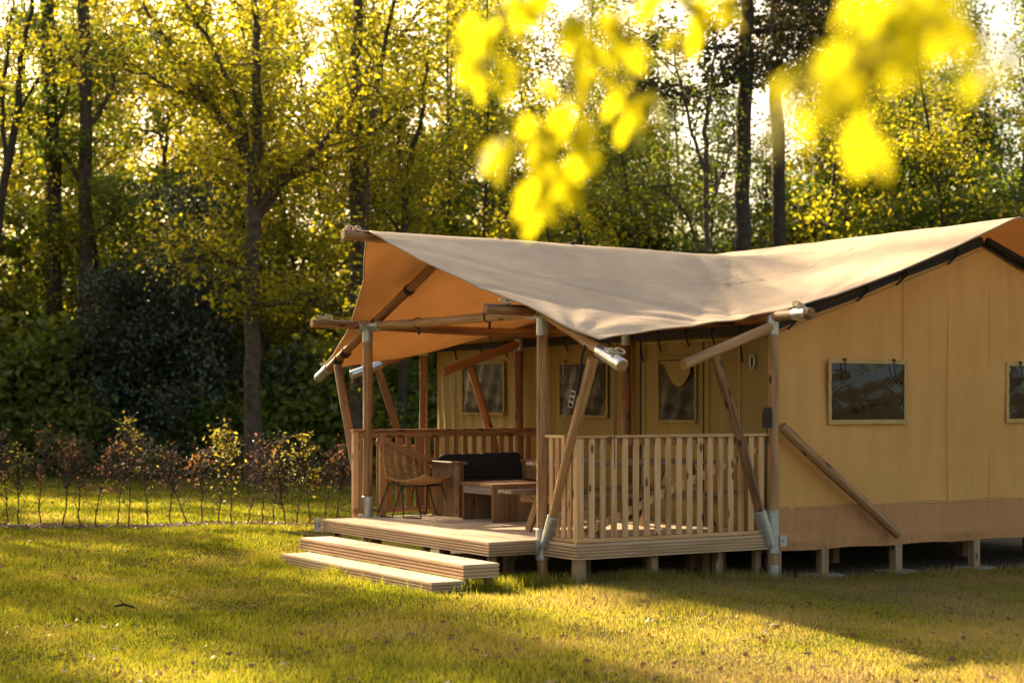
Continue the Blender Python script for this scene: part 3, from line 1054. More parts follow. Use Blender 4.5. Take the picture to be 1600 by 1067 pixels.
# floor slab and its bearers
fl = thing("tent_floor", "dark raised timber floor under the canvas tent carried by short piers", "floor platform", 2.45, 0.15, 0)
mb = MB()
mb.box(2.45, 8.15, 0.16, 7.05, 0.27, 0.39)
part("floor_panel", mb, M['pier'], fl)
for (u, v) in [(2.46, 0.10), (3.07, .12), (4.09, .12), (5.24, .12), (6.4, .12), (7.5, .12)] + [(u, v) for v in (1.2, 2.5, 3.8, 5.2) for u in (2.6, 3.3, 4.2, 5.1, 6.2, 7.3)]:
    p = W(u, v)
    gz = float(ground_z(p.x, p.y))
    w = 0.06 if u < 2.5 else 0.095
    board("pier", (u, v, gz + 0.0), (u, v, 0.27), w, w, M['pier'], fl, up=(1, 0, 0))
    if u > 2.5 and v < 1:
        mb = MB()
        mb.box(u - 0.17, u + 0.17, v - 0.16, v + 0.14, gz - 0.03, gz + 0.03)
        part("concrete_pad", mb, M['concrete'], fl)

# seams of the gable wall
for u in (4.17, 4.82, 5.45, 6.4):
    mb = MB()
    mb.tube([(u, 0.097 - 0.006 * sin(z * 3) , z) for z in np.linspace(0.62, wall_top(u) - 0.02, 12)], 0.004, 5)
    part("seam", mb, M['wall'], tent)
mb = MB()
mb.tube([(u, 0.085, wall_top(u) - 0.05) for u in np.linspace(2.42, 5.3, 20)], 0.008, 5)
part("piping", mb, M['trim'], tent)
mb = MB()
mb.tube([(u, 0.082, 0.625 + 0.004 * sin(u * 9)) for u in np.linspace(2.40, 8.2, 60)], 0.006, 5)
part("piping", mb, M['trim'], tent)


def bent_strip(mb, a, b2, w, th, nrm, wob, seg=14):
    """cloth strip from a to b2 lying across nrm, with a small wave"""
    a, b2, nrm = Vector(a), Vector(b2), Vector(nrm)
    d = (b2 - a).normalized()
    s = d.cross(nrm).normalized()
    vs, fs = [], []
    for i in range(seg + 1):
        p = a.lerp(b2, i / seg) + nrm * (wob * sin(i * 1.7 + a.x * 3) * 0.5)
        for (ds, dn) in ((-w / 2, 0), (w / 2, 0), (w / 2, th), (-w / 2, th)):
            vs.append(p + s * ds + nrm * dn)
    for i in range(seg):
        for k in range(4):
            q, r = i * 4 + k, i * 4 + (k + 1) % 4
            fs.append((q, r, r + 4, q + 4))
    fs += [(3, 2, 1, 0), tuple(seg * 4 + k for k in range(4))]
    mb.add(vs, fs)


def window(axis, c, a0, a1, z0, z1, border=0.03, straps=True, pane='vinyl'):
    """axis 'u': lies in the gable wall (constant v = c); axis 'v': in the front wall (constant u = c)"""
    P3 = (lambda a, z, o=0.0: (a, c - o, z)) if axis == 'u' else (lambda a, z, o=0.0: (c - o, a, z))
    nrm = (0, -1, 0) if axis == 'u' else (-1, 0, 0)
    nx_, nz_ = 26, 18
    aa, zz = np.meshgrid(np.linspace(a0, a1, nx_), np.linspace(z0, z1, nz_))
    bl = 0.018 * np.sin((aa - a0) / (a1 - a0) * pi) * np.sin((zz - z0) / (z1 - z0) * pi)
    wv = 0.006 * np.sin(aa * 23 + zz * 9) + 0.004 * np.sin(zz * 31 - aa * 7)
    off = 0.006 + bl + wv * 0.6
    Pq = np.stack([aa, c - off, zz], -1) if axis == 'u' else np.stack([c - off, aa, zz], -1)
    win = link("window", grid_mesh("window", Pq, M[pane]), tent)
    def p2(name, mb, mat):
        me = mb.mesh(name, mat)
        me.transform(Matrix.Translation(-org(tent)))
        return link(name, me, win)
    mb = MB()
    e = border / 2
    bent_strip(mb, P3(a0 - border, z1 + e, 0.012), P3(a1 + border, z1 + e, 0.012), border, 0.008, nrm, 0.006)
    bent_strip(mb, P3(a0 - border, z0 - e, 0.016), P3(a1 + border, z0 - e, 0.016), border * 1.1, 0.008, nrm, 0.02)
    bent_strip(mb, P3(a0 - e, z0 - border, 0.009), P3(a0 - e, z1 + border, 0.009), border, 0.008, nrm, 0.008)
    bent_strip(mb, P3(a1 + e, z0 - border, 0.009), P3(a1 + e, z1 + border, 0.009), border, 0.008, nrm, 0.008)
    p2("frame", mb, M['trim'] if axis == 'u' else M['wall_shaded'])
    if straps:
        for k, fr in enumerate((0.16, 0.84)):
            a = a0 + (a1 - a0) * fr
            mb = MB()
            mb.tube([P3(a, z1 + 0.055, 0.03), P3(a - 0.005, z1 - 0.02, 0.045), P3(a + 0.004, z1 - 0.12, 0.04), P3(a + (0.0 if k == 0 else 0.10), z1 - 0.20, 0.035)], 0.006, 5)
            mb.tube([P3(a - 0.02, z1 + 0.045, 0.03), P3(a + 0.02, z1 + 0.035, 0.035)], 0.009, 5)
            p2("strap", mb, M['black'])
    return win


window('u', 0.084, 3.15, 4.16, 1.51, 2.09, 0.042)
window('u', 0.084, 5.73, 6.74, 1.51, 2.09, 0.042)
window('v', 2.405, 3.02, 4.00, 1.54, 2.14, straps=True, pane='mesh_pane')
window('v', 2.405, 5.32, 6.36, 1.56, 2.18, straps=False, pane='mesh_pane')
dw = window('v', 2.400, 1.36, 2.00, 1.50, 2.15, straps=False, pane='mesh_pane')
# rolled blind sagging behind the door pane
mb = MB()
vs, fs = [], []
for i in range(13):
    a = 1.40 + i * 0.045
    dip = 0.25 * sin(min(1.0, i / 12 + 0.12) * pi) ** 0.9
    for j in range(7):
        vs.append((2.362 - 0.006 * sin(j * 1.6), a, 2.138 - (0.03 + dip) * j / 6))
for i in range(12):
    for j in range(6):
        q = i * 7 + j
        fs.append((q, q + 1, q + 8, q + 7))
mb.add(vs, fs, True)
me = mb.mesh("blind", M['wall_shaded'])
me.transform(Matrix.Translation(-org(tent)))
link("blind", me, dw)
# door seams and zips, black ties under the eave
for v in (2.36, 2.30, 1.22, 1.16, 0.62, 4.25, 2.85, 5.05, 6.6):
    mb = MB()
    mb.box(2.394, 2.404, v - 0.006, v + 0.006, 0.42, 2.34 if v < 2.8 else 2.40)
    part("seam", mb, M['black'] if v in (2.36, 1.22) else M['trim'], tent)
mb = MB()
mb.box(2.392, 2.402, 0.30, 2.42, 2.335, 2.35)
part("seam", mb, M['trim'], tent)
for k, v in enumerate((0.55, 1.0, 1.45, 1.95, 2.28, 2.9, 3.3, 3.8, 4.3, 5.2, 5.8, 6.5)):
    mb = MB()
    L_ = (0.30, 0.14, 0.12, 0.16, 0.26, 0.12, 0.14, 0.12, 0.22, 0.14, 0.12, 0.14)[k]
    mb.tube([(2.33, v, 2.47), (2.35, v + 0.02, 2.40), (2.37, v - 0.01, 2.42 - L_), (2.38, v - 0.015, 2.40 - L_)], 0.012, 6)
    mb.tube([(2.36, v - 0.03, 2.40), (2.36, v + 0.035, 2.37)], 0.014, 6)
    part("tie_strap", mb, M['black'], tent)
for k, u in enumerate((2.62, 3.55, 4.1, 4.85)):
    zt = wall_top(u)
    mb = MB()
    mb.tube([(u, 0.0, zt + 0.12), (u + 0.01, -0.03, zt + 0.04), (u - 0.02, 0.05, zt - 0.03), (u - 0.06, 0.06, zt - 0.07)], 0.011, 6)
    mb.tube([(u - 0.04, -0.01, zt + 0.03), (u + 0.03, 0.0, zt + 0.06)], 0.014, 6)
    part("tie_strap", mb, M['black'], tent)
# black bands round the sloping rafters
for (v, ex) in ((1.1, 0), (3.35, 0), (4.15, 0), (4.95, 0), (5.15, 0)):
    z = 3.28 - 0.404 * abs(v - 2.45)
    mb = MB()
    mb.tube([(0.02, v - 0.025, z - 0.01 * (1 if v < 2.4 else -1)), (0.02, v + 0.025, z + 0.01 * (1 if v < 2.4 else -1))], 0.062, 12, True, True)
    part("strap_band", mb, M['black'], tent)
for u in (0.6, 1.5):
    mb = MB()
    mb.tube([(u, 2.45, 3.37), (u + 0.04, 2.45, 3.37)], 0.066, 12)
    part("strap_band", mb, M['black'], tent)
for v in (3.1, 1.6):
    mb = MB()
    mb.tube([(0.01, v, 2.545), (0.01, v + 0.035, 2.545)], 0.060, 12)
    mb.tube([(0.01, v, 2.50), (0.01, v + 0.01, 2.42)], 0.014, 6)
    part("strap_band", mb, M['black'], tent)
# black strip added as the shade under the eave
mb = MB()
mb.box(2.345, 2.398, 0.12, 7.0, 2.375, 2.47)
part("eave_shade", mb, M['black'], tent)

# black sheet standing in for shade in the gap between gable wall and fly
for sgn in (-1, 1):
    mb = MB()
    n_ = 30
    vs, fs = [], []
    for i in range(n_ + 1):
        u = 5.3 + sgn * 2.9 * i / n_
        zt = wall_top(u)
        for (dv, dz) in ((0.0, -0.012), (0.004, 0.05)):
            vs.append((u, 0.072 + dv + 0.004 * sin(u * 7), zt + dz + 0.006 * sin(u * 5)))
    for i in range(n_):
        a = i * 2
        fs.append((a, a + 1, a + 3, a + 2))
    mb.add(vs, fs, True)
    part("gable_gap_shade", mb, M['black'], tent)

# electric box on the corner post and oval plate on the wall
t = thing("socket_box", "small black electric box fixed on the tent's corner post above the railing", "electric box", 2.27, -0.01, 1.42)
mb = MB()
mb.box(2.205, 2.265, -0.05, 0.03, 1.44, 1.60)
part("box_body", mb, M['black'], t)
mb = MB()
mb.box(2.215, 2.262, -0.042, 0.02, 1.601, 1.64)
part("box_cap", mb, M['black_steel'], t)
mb = MB()
mb.tube([(2.235, -0.01, 1.44), (2.235, 0.0, 1.2), (2.25, 0.03, 0.6), (2.25, 0.05, 0.38)], 0.008, 6)
part("cable", mb, M['black_steel'], t)
t = thing("oval_plate", "little oval metal plate on the canvas wall beside the door", "plate", 2.39, 0.40, 2.02)
mb = MB()
pts = [(2.385, 0.40 + 0.036 * cos(a), 2.10 + 0.07 * sin(a)) for a in np.linspace(0, 2 * pi, 21)]
mb.tube(pts, 0.010, 6, False)
part("rim", mb, M['metal'], t)
mb = MB()
n = 20
vs = [(2.388, 0.40 + 0.032 * cos(2 * pi * k / n), 2.10 + 0.066 * sin(2 * pi * k / n)) for k in range(n)]
mb.add(vs, [tuple(range(n))[::-1]])
mb.add([(x - 0.006, y, z) for x, y, z in vs], [tuple(range(n))])
part("centre", mb, M['black_steel'], t)

# deck side clamp brackets
for (u, v, nm) in ((-0.05, 0.60, 0), (2.40, -0.03, 1)):
    mb = MB()
    mb.box(u - 0.05, u + 0.035, v - 0.045, v + 0.02, 0.27, 0.38)
    mb.tube([(u - 0.01, v - 0.06, 0.33), (u - 0.01, v - 0.03, 0.33)], 0.012, 6)
    part("bracket", mb, M['metal'], tent)


# ------------------------------------------------------------------ furniture
def rot_part(name, mb, mat, t, parent=None):
    return link(name, mb.mesh(name, mat), parent or t)


# woven chair, local +x is the way it faces
ch = link("woven_chair", None)
ch.location = W(0.46, 4.05, DZ)
ch.rotation_euler = (0, 0, radians(-38))
tag(ch, "woven rattan lounge chair on black wire legs at the far corner of the deck", "chair")
prof = [(-0.30, 0.80), (-0.295, 0.70), (-0.27, 0.58), (-0.225, 0.47), (-0.15, 0.395), (-0.04, 0.37), (0.10, 0.365), (0.24, 0.385), (0.38, 0.44)]


def width_at(i):
    return [0.265, 0.27, 0.285, 0.295, 0.29, 0.285, 0.28, 0.27, 0.24][i]


def shell_pt(i, s):
    x, z = prof[i]
    w = width_at(i)
    cup = 0.05 * s * s
    if i < 4:
        return (x + cup * 1.2, s * w, z)
    return (x, s * w, z + cup)


mb = MB()
ns = 25
for k in range(ns):
    s = -1 + 2 * k / (ns - 1)
    mb.tube([shell_pt(i, s) for i in range(9)], 0.0075, 5)
for i in range(9):
    mb.tube([shell_pt(i, s) for s in np.linspace(-1, 1, 9)], 0.005 if 0 < i < 8 else 0.010, 5)
o = link("woven_shell", mb.mesh("woven_shell", M['rattan']), ch)
for e_ in (1.02, -1.02):
    mb = MB()
    mb.tube([shell_pt(i, e_) for i in range(9)], 0.010, 6)
    link("rim", mb.mesh("rim", M['rattan']), ch)
mb = MB()
for s in (-1, 1):
    mb.tube([(-0.20, s * 0.22, 0.385), (0.0, s * 0.23, 0.355), (0.22, s * 0.22, 0.365)], 0.009, 6)
mb.tube([(-0.20, -0.22, 0.38), (-0.20, 0.22, 0.38)], 0.009, 6)
mb.tube([(0.22, -0.22, 0.36), (0.22, 0.22, 0.36)], 0.009, 6)
link("seat_frame", mb.mesh("seat_frame", M['black_steel']), ch)
for (x0, y0, x1, y1) in ((-0.2, .22, -.33, .28), (-.2, -.22, -.33, -.28), (.2, .22, .33, .27), (.2, -.22, .33, -.27)):
    mb = MB()
    mb.tube([(x0, y0, 0.37), (x1, y1, 0.01)], 0.0075, 6)
    mb.tube([(x1, y1, 0.010), (x1 * 0.25, y1 * 1.05, 0.009)], 0.0075, 6)
    mb.tube([(x1 * 0.25, y1 * 1.05, 0.009), (0, y0, 0.36)], 0.0075, 6)
    link("leg", mb.mesh("leg", M['black_steel']), ch)

# sofa
sf = thing("wooden_sofa", "plank sofa with charcoal cushions against the far railing", "sofa", 0.78, 4.2, DZ)
z0 = DZ


def plank_panel(t, name, ax, c0, c1, n, other, z0_, z1_, th, mat):
    """vertical boards side by side: run along ax ('u' or 'v') from c0 to c1 at constant 'other'"""
    w = (c1 - c0) / n
    for i in range(n):
        a = c0 + w * (i + .5)
        p = (a, other) if ax == 'u' else (other, a)
        board(name, (*p, z0_), (*p, z1_), w - 0.004, th, mat, t, up=(0, 1, 0) if ax == 'u' else (1, 0, 0))


plank_panel(sf, "arm_plank", 'v', 3.60, 4.24, 5, 0.795, z0 + 0.002, z0 + 0.60, 0.03, M['brown'])
plank_panel(sf, "arm_plank", 'v', 3.55, 4.24, 5, 1.90, z0 + 0.002, z0 + 0.60, 0.03, M['slat_red'])
board("arm_top", (0.81, 3.56, z0 + 0.615), (0.81, 4.25, z0 + 0.615), 0.13, 0.028, M['brown'], sf)
board("arm_top", (1.93, 3.48, z0 + 0.615), (1.93, 4.25, z0 + 0.615), 0.13, 0.028, M['slat_red'], sf)
board("arm_post", (0.83, 3.625, z0 + 0.002), (0.83, 3.625, z0 + 0.60), 0.035, 0.045, M['brown'], sf, up=(1, 0, 0))
board("seat_rail", (0.815, 3.66, z0 + 0.26), (1.88, 3.66, z0 + 0.26), 0.03, 0.12, M['slat_red'], sf)
for i in range(5):
    board("seat_plank", (0.82, 3.70 + i * 0.12, z0 + 0.30), (1.87, 3.70 + i * 0.12, z0 + 0.30), 0.10, 0.022, M['brown'], sf)
plank_panel(sf, "back_plank", 'u', 0.83, 1.87, 6, 4.22, z0 + 0.2, z0 + 0.58, 0.022, M['brown'])


def cushion(name, cx, cy, cz, sx, sy, sz, tilt, par):
    n = 12
    vs, fs = [], []
    for i in range(n + 1):
        for j in range(n * 2):
            th = pi * i / n
            ph = 2 * pi * j / (n * 2)
            x = sin(th) * cos(ph)
            y = sin(th) * sin(ph)
            z = cos(th)
            sg_ = lambda q, e: math.copysign(abs(q) ** e, q)
            vs.append((sg_(x, .28) * sx, sg_(y, .5) * sy, sg_(z, .32) * sz))
    for i in range(n):
        for j in range(n * 2):
            a, b2 = i * n * 2 + j, i * n * 2 + (j + 1) % (n * 2)
            fs.append((a, b2, b2 + n * 2, a + n * 2))
    mb = MB()
    mb.add(vs, fs, True)
    me = mb.mesh(name, M['cushion'])
    me.transform(Matrix.Translation(Vector((cx, cy, cz)) - org(par)) @ Matrix.Rotation(tilt, 4, 'X'))
    return link(name, me, par)


cushion("back_cushion", 1.13, 4.10, z0 + 0.545, 0.33, 0.07, 0.16, radians(-10), sf)
cushion("back_cushion", 1.62, 4.10, z0 + 0.55, 0.29, 0.07, 0.165, radians(-10), sf)
cushion("seat_cushion", 1.08, 3.88, z0 + 0.36, 0.26, 0.27, 0.055, 0, sf)
cushion("seat_cushion", 1.60, 3.88, z0 + 0.36, 0.26, 0.27, 0.055, 0, sf)

# coffee table
ct = thing("coffee_table", "low brown plank coffee table in front of the sofa", "table", 0.7, 2.72, DZ)
for i in range(5):
    board("top_plank", (0.70, 2.79 + i * 0.138, z0 + 0.40), (1.50, 2.79 + i * 0.138, z0 + 0.40), 0.132, 0.03, M['brown'], ct)
plank_panel(ct, "side_plank", 'u', 0.71, 1.49, 5, 2.745, z0 + 0.002, z0 + 0.384, 0.028, M['brown'])
plank_panel(ct, "side_plank", 'u', 0.71, 1.49, 5, 3.39, z0 + 0.002, z0 + 0.384, 0.028, M['brown'])
board("apron", (0.725, 2.765, z0 + 0.34), (0.725, 3.37, z0 + 0.34), 0.025, 0.085, M['grey_wood'], ct)
board("apron", (1.475, 2.765, z0 + 0.34), (1.475, 3.37, z0 + 0.34), 0.025, 0.085, M['brown'], ct)

# picnic table with fixed benches
pt = thing("picnic_table", "weathered picnic table with fixed benches behind the near railing", "picnic table", 0.1, 0.9, DZ)
for i in range(5):
    board("table_plank", (0.22, 0.62 + i * 0.142, z0 + 0.70), (2.05, 0.62 + i * 0.142, z0 + 0.70), 0.134, 0.034, M['grey_wood'], pt)
for i in range(2):
    board("bench_plank", (0.10, 1.40 + i * 0.135, z0 + 0.41), (2.05, 1.40 + i * 0.135, z0 + 0.41), 0.128, 0.034, M['grey_wood'], pt)
    board("bench_plank", (0.12, 0.16 + i * 0.125, z0 + 0.41), (2.05, 0.16 + i * 0.125, z0 + 0.41), 0.12, 0.034, M['grey_wood'], pt)
for u in (0.40, 1.80):
    board("leg", (u, 1.50, z0 + 0.01), (u, 1.10, z0 + 0.68), 0.035, 0.095, M['brown'], pt, up=(0, 1, 0))
    board("leg", (u, 0.26, z0 + 0.01), (u, 0.68, z0 + 0.68), 0.035, 0.095, M['brown'], pt, up=(0, -1, 0))
    board("cross_bar", (u - 0.04, 0.15, z0 + 0.345), (u - 0.04, 1.55, z0 + 0.345), 0.035, 0.085, M['brown'], pt)


# ------------------------------------------------------------------ plants
RS = np.random.RandomState(11)


def leaves_arrays(cent, size, rs, flat=0.0, aspect=0.62, jitter=0.35):
    """one folded diamond per centre; returns verts (n*4,3), tris"""
    n = len(cent)
    d = rs.normal(size=(n, 3))
    d[:, 2] = d[:, 2] * (1 - flat) - 0.25
    d /= np.linalg.norm(d, axis=1)[:, None]
    r = rs.normal(size=(n, 3))
    r[:, 2] *= (1 - flat * 0.5)
    s = np.cross(d, r)
    if flat > 0:
        up = np.array([0, 0, 1.0])
        s2 = np.cross(d, up + rs.normal(size=(n, 3)) * 0.5)
        s = s * (1 - flat) + s2 * flat
    s /= (np.linalg.norm(s, axis=1)[:, None] + 1e-9)
    nn = np.cross(d, s)
    l = size * (1 + jitter * (rs.rand(n) - 0.5) * 2)[:, None]
    w = l * aspect * 0.5
    fold = l * 0.12
    v = np.empty((n, 4, 3))
    v[:, 0] = cent
    v[:, 1] = cent + d * l * 0.45 + s * w + nn * fold
    v[:, 2] = cent + d * l
    v[:, 3] = cent + d * l * 0.45 - s * w + nn * fold
    i = np.arange(n)[:, None] * 4
    f = np.concatenate([i + np.array([0, 1, 2]), i + np.array([0, 2, 3])])
    return v.reshape(-1, 3), f


def tube_np(pts, rad, n=6):
    pts = np.asarray(pts, float)
    m = len(pts)
    d = np.gradient(pts, axis=0)
    d /= np.linalg.norm(d, axis=1)[:, None] + 1e-9
    ref = np.array([0, 0, 1.0]) if abs(d[0, 2]) < 0.8 else np.array([1.0, 0, 0])
    x = ref - d * (d @ ref)[:, None]
    x /= np.linalg.norm(x, axis=1)[:, None] + 1e-9
    y = np.cross(d, x)
    a = 2 * pi * np.arange(n) / n
    v = pts[:, None, :] + (x[:, None, :] * np.cos(a)[None, :, None] + y[:, None, :] * np.sin(a)[None, :, None]) * np.asarray(rad)[:, None, None]
    i = (np.arange(m - 1)[:, None] * n + np.arange(n)[None, :]).ravel()
    j = (np.arange(m - 1)[:, None] * n + (np.arange(n)[None, :] + 1) % n).ravel()
    return v.reshape(-1, 3), np.stack([i, j, j + n, i + n], -1)


class NB:
    def __init__(self):
        self.v, self.q, self.t, self.n = [], [], [], 0

    def quads(self, v, f):
        self.v.append(v); self.q.append(f + self.n); self.n += len(v)

    def tris(self, v, f):
        self.v.append(v); self.t.append(f + self.n); self.n += len(v)

    def mesh(self, name, mat, smooth=False):
        fs = []
        if self.q: fs.append(np.concatenate(self.q))
        if self.t: fs.append(np.concatenate(self.t))
        return mesh_np(name, np.concatenate(self.v), fs, mat, smooth)


def path(rs, p0, d0, length, seg, wander=0.25, rise=0.0):
    p = np.array(p0, float)
    d = np.array(d0, float)
    d /= np.linalg.norm(d)
    out = [p.copy()]
    for _ in range(seg):
        d = d + rs.normal(size=3) * wander / sqrt(seg) + np.array([0, 0, rise]) / seg
        d /= np.linalg.norm(d)
        p = p + d * length / seg
        out.append(p.copy())
    return np.array(out)


def tree_meshes(seed, H, r0, base, spread, nlimb, nleaf, lsize, leaf, bark, flat=0.35, upright=0.6, lean=0.05, clump=0.32, twigs=4, top_r=0.12, sparse_top=1.0):
    rs = np.random.RandomState(seed)
    wood = NB()
    trunk = path(rs, (0, 0, -0.3), (rs.normal() * lean, rs.normal() * lean, 1), H + 0.3, 12, 0.10, 0.2)
    tr = r0 * (1 - (1 - top_r) * np.linspace(0, 1, 13) ** 0.9)
    tr[0] *= 1.5
    v, f = tube_np(trunk, tr, 9)
    wood.quads(v, f)
    cents = []
    zs = trunk[:, 2]
    for k in range(nlimb):
        fr = (k + rs.rand()) / nlimb
        h = base + (H * 0.97 - base) * fr
        p0 = np.array([np.interp(h, zs, trunk[:, 0]), np.interp(h, zs, trunk[:, 1]), h])
        az = rs.rand() * 2 * pi
        prof_ = (0.55 + 0.6 * sin(pi * min(1, fr * 1.05 + 0.1))) * (1 - 0.55 * fr)
        Ln = spread * prof_ * (0.75 + 0.5 * rs.rand())
        up = upright * (0.3 + rs.rand())
        limb = path(rs, p0, (cos(az), sin(az), up), Ln, 6, 0.5, 0.2)
        rl = max(0.012, r0 * 0.38 * (1 - 0.6 * fr))
        v, f = tube_np(limb, rl * (1 - 0.8 * np.linspace(0, 1, 7)), 5)
        wood.quads(v, f)
        for q in range(twigs):
            i0 = rs.randint(2, 6)
            dd = limb[i0] - limb[i0 - 1]
            dd = dd / np.linalg.norm(dd) + rs.normal(size=3) * 0.7
            tw = path(rs, limb[i0], dd, Ln * (0.25 + 0.35 * rs.rand()), 4, 0.6, 0.1)
            v, f = tube_np(tw, rl * 0.35 * (1 - 0.7 * np.linspace(0, 1, 5)), 4)
            wood.quads(v, f)
            cents += [(tw[2], 1.0), (tw[3], 1.0), (tw[4], 1.3)]
        cents += [(limb[3], .6), (limb[4], 0.8), (limb[5], 0.9), (limb[6], 1.2)]
    pos = np.array([c[0] for c in cents])
    wt = np.array([c[1] for c in cents]) * (0.3 + rs.rand(len(cents)) * 1.2)
    wt *= 1 - (1 - sparse_top) * np.clip((pos[:, 2] - base) / (H - base), 0, 1)
    idx = rs.choice(len(pos), nleaf, p=wt / wt.sum())
    off = rs.normal(size=(nleaf, 3)) * clump
    off[:, 2] *= 0.6
    lv, lf = leaves_arrays(pos[idx] + off, lsize, rs, flat)
    cr = NB()
    cr.tris(lv, lf)
    return wood.mesh("trunk", M[bark], True), cr.mesh("crown", M[leaf])


def bush_meshes(seed, H, R, nstem, nleaf, lsize, leaf, bark, flat=0.2, clump=0.22, layers=False):
    rs = np.random.RandomState(seed)
    wood = NB()
    cents = []
    for k in range(nstem):
        az = rs.rand() * 2 * pi
        q = rs.rand()
        st = path(rs, (cos(az) * 0.15 * R, sin(az) * 0.15 * R, -0.1), (cos(az) * q * 0.7, sin(az) * q * 0.7, 1), H * (0.6 + 0.4 * rs.rand()), 7, 0.35, 0.2)
        rr = 0.035 * (0.6 + rs.rand())
        v, f = tube_np(st, rr * (1 - 0.8 * np.linspace(0, 1, 8)), 5)
        wood.quads(v, f)
        for i0 in range(1, 8):
            for _ in range(2):
                a2 = rs.rand() * 2 * pi
                tw = path(rs, st[i0], (cos(a2), sin(a2), rs.normal() * 0.25), R * (0.25 + 0.55 * rs.rand()) * (1.1 - 0.6 * i0 / 7), 4, 0.5, -0.05)
                v, f = tube_np(tw, rr * 0.3 * (1 - 0.7 * np.linspace(0, 1, 5)), 4)
                wood.quads(v, f)
                cents += [tw[2], tw[3], tw[4]]
    pos = np.array(cents)
    wt = 0.2 + rs.rand(len(pos)) * 1.3
    idx = rs.choice(len(pos), nleaf, p=wt / wt.sum())
    off = rs.normal(size=(nleaf, 3)) * clump
    off[:, 2] *= 0.5 if layers else 0.8
    c = pos[idx] + off
    c[:, 2] = np.abs(c[:, 2]) + 0.03
    lv, lf = leaves_arrays(c, lsize, rs, flat)
    cr = NB()
    cr.tris(lv, lf)
    return wood.mesh("stems", M[bark], True), cr.mesh("crown", M[leaf])


def put_plant(name, meshes, x, y, rz, s, label, cat, group, sz=None, wood_name="trunk"):
    o = link(name, None)
    o.location = (x, y, float(ground_z(x, y)))
    o.rotation_euler = (0, 0, rz)
    o.scale = (s, s, sz or s)
    tag(o, label, cat, group)
    link(wood_name, meshes[0], o)
    link("crown", meshes[1], o)
    return o


def px_at(px, y):
    return (px - 800) / 2606 * y


exec_marker = None
TALL = [tree_meshes(101 + k, 15.5, 0.17, 2.2, 3.2, 34, 15000, 0.13, 'leaf_gold', 'bark', sparse_top=0.35) for k in range(3)]
GREEN = [tree_meshes(201 + k, 15.0, 0.16, 1.8, 3.3, 34, 15000, 0.13, 'leaf_green', 'bark', sparse_top=0.4) for k in range(3)]
SLIM = [tree_meshes(301 + k, 14.5, 0.09, 3.0, 2.0, 22, 5200, 0.12, 'leaf_gold', 'bark_dark', sparse_top=0.5) for k in range(2)]
HOLLY = [bush_meshes(401 + k, 5.2, 2.3, 9, 24000, 0.10, 'leaf_holly', 'bark_dark') for k in range(2)]
UNDER = [bush_meshes(501 + k, 3.2, 2.0, 8, 6500, 0.175, 'leaf_under', 'bark_dark', 0.5, 0.24, True) for k in range(3)]
LOWB = [bush_meshes(601 + k, 1.7, 1.6, 8, 7000, 0.11, 'leaf_under', 'bark_dark', 0.5, 0.2, True) for k in range(2)]
GOLDB = [bush_meshes(701 + k, 4.6, 2.2, 8, 9000, 0.12, 'leaf_gold', 'bark_dark', 0.4, 0.26, True) for k in range(2)]

rnd = random.Random(4)


def where(px):
    """a landmark phrase for a place along the wood's edge"""
    marks = [(-60, "just outside the left edge of the picture"), (60, "at the far left of the lawn"), (160, "behind the copper leaved saplings on the left"), (260, "behind the dark holly"), (340, "between the holly and the forked maple"),
             (430, "behind the forked maple"), (520, "left of the canopy's rope tied ridge log"), (620, "above the canopy's ridge log"), (720, "above the left end of the fly roof"), (830, "behind the blurred left branch"),
             (930, "above the middle of the veranda roof"), (1030, "above the dip of the fly roof"), (1130, "left of the straight pine trunk"), (1240, "right of the straight pine trunk"),
             (1340, "under the blurred right branch"), (1450, "above the gable window"), (1560, "above the roof peak at the right edge"), (1700, "just beyond the right edge of the picture")]
    return min(marks, key=lambda t: abs(t[0] - px))[1]


used_labels = {}


def uniq(txt):
    k = used_labels.get(txt, 0)
    used_labels[txt] = k + 1
    if k == 0: return txt
    return txt + (", farther back", ", farther back still", ", deepest in the wood", ", hindmost")[min(k, 4) - 1]


# back rows: tall trees (pixel column at that distance, distance, kind, scale)
rows = []
for px, y, kind, s in [
    (20, 47, 'G', .95), (110, 52, 'T', 1.0), (215, 48, 'G', .95), (320, 53, 'T', 1.0), (420, 49, 'G', .9), (520, 53, 'T', 1.0), (610, 47, 'G', .95), (700, 52, 'G', 1.0),
    (790, 48, 'G', .92), (900, 54, 'T', .9), (990, 50, 'G', .72), (1090, 54, 'G', .80), (1180, 49, 'G', .66), (1290, 53, 'G', .95), (1380, 48, 'G', .9), (1480, 53, 'G', 1.0), (1570, 48, 'G', 1.0),
    (1680, 51, 'G', 1.0), (-80, 50, 'T', .9), (60, 58, 'G', 1.05), (470, 60, 'T', 1.05), (760, 60, 'G', 1.1), (1420, 60, 'G', 1.1), (270, 60, 'T', 1.05), (1620, 60, 'G', 1.1), (600, 58, 'T', 1.0), (1800, 55, 'G', 1.0), (860, 62, 'G', 1.15), (960, 58, 'G', .95), (1250, 60, 'G', 1.15), (1100, 63, 'G', .95), (660, 63, 'T', 1.2), (1520, 63, 'G', 1.2), (370, 63, 'T', 1.15), (150, 62, 'T', 1.1)]:
    x = px_at(px, y)
    ms_ = (TALL if kind == 'T' else GREEN)[rnd.randrange(3)]
    adj = "tall golden backlit maple " if kind == 'T' else "tall green leafy tree "
    put_plant("maple_tree" if kind == 'T' else "leafy_tree", ms_, x, y, rnd.uniform(0, 6.28), s, uniq(adj + where(px)), "tree", "tall trees of the wood")
BIGG = [bush_meshes(801 + k, 7.6, 3.4, 10, 26000, 0.15, 'leaf_green', 'bark', 0.55, 0.28, True) for k in range(2)]
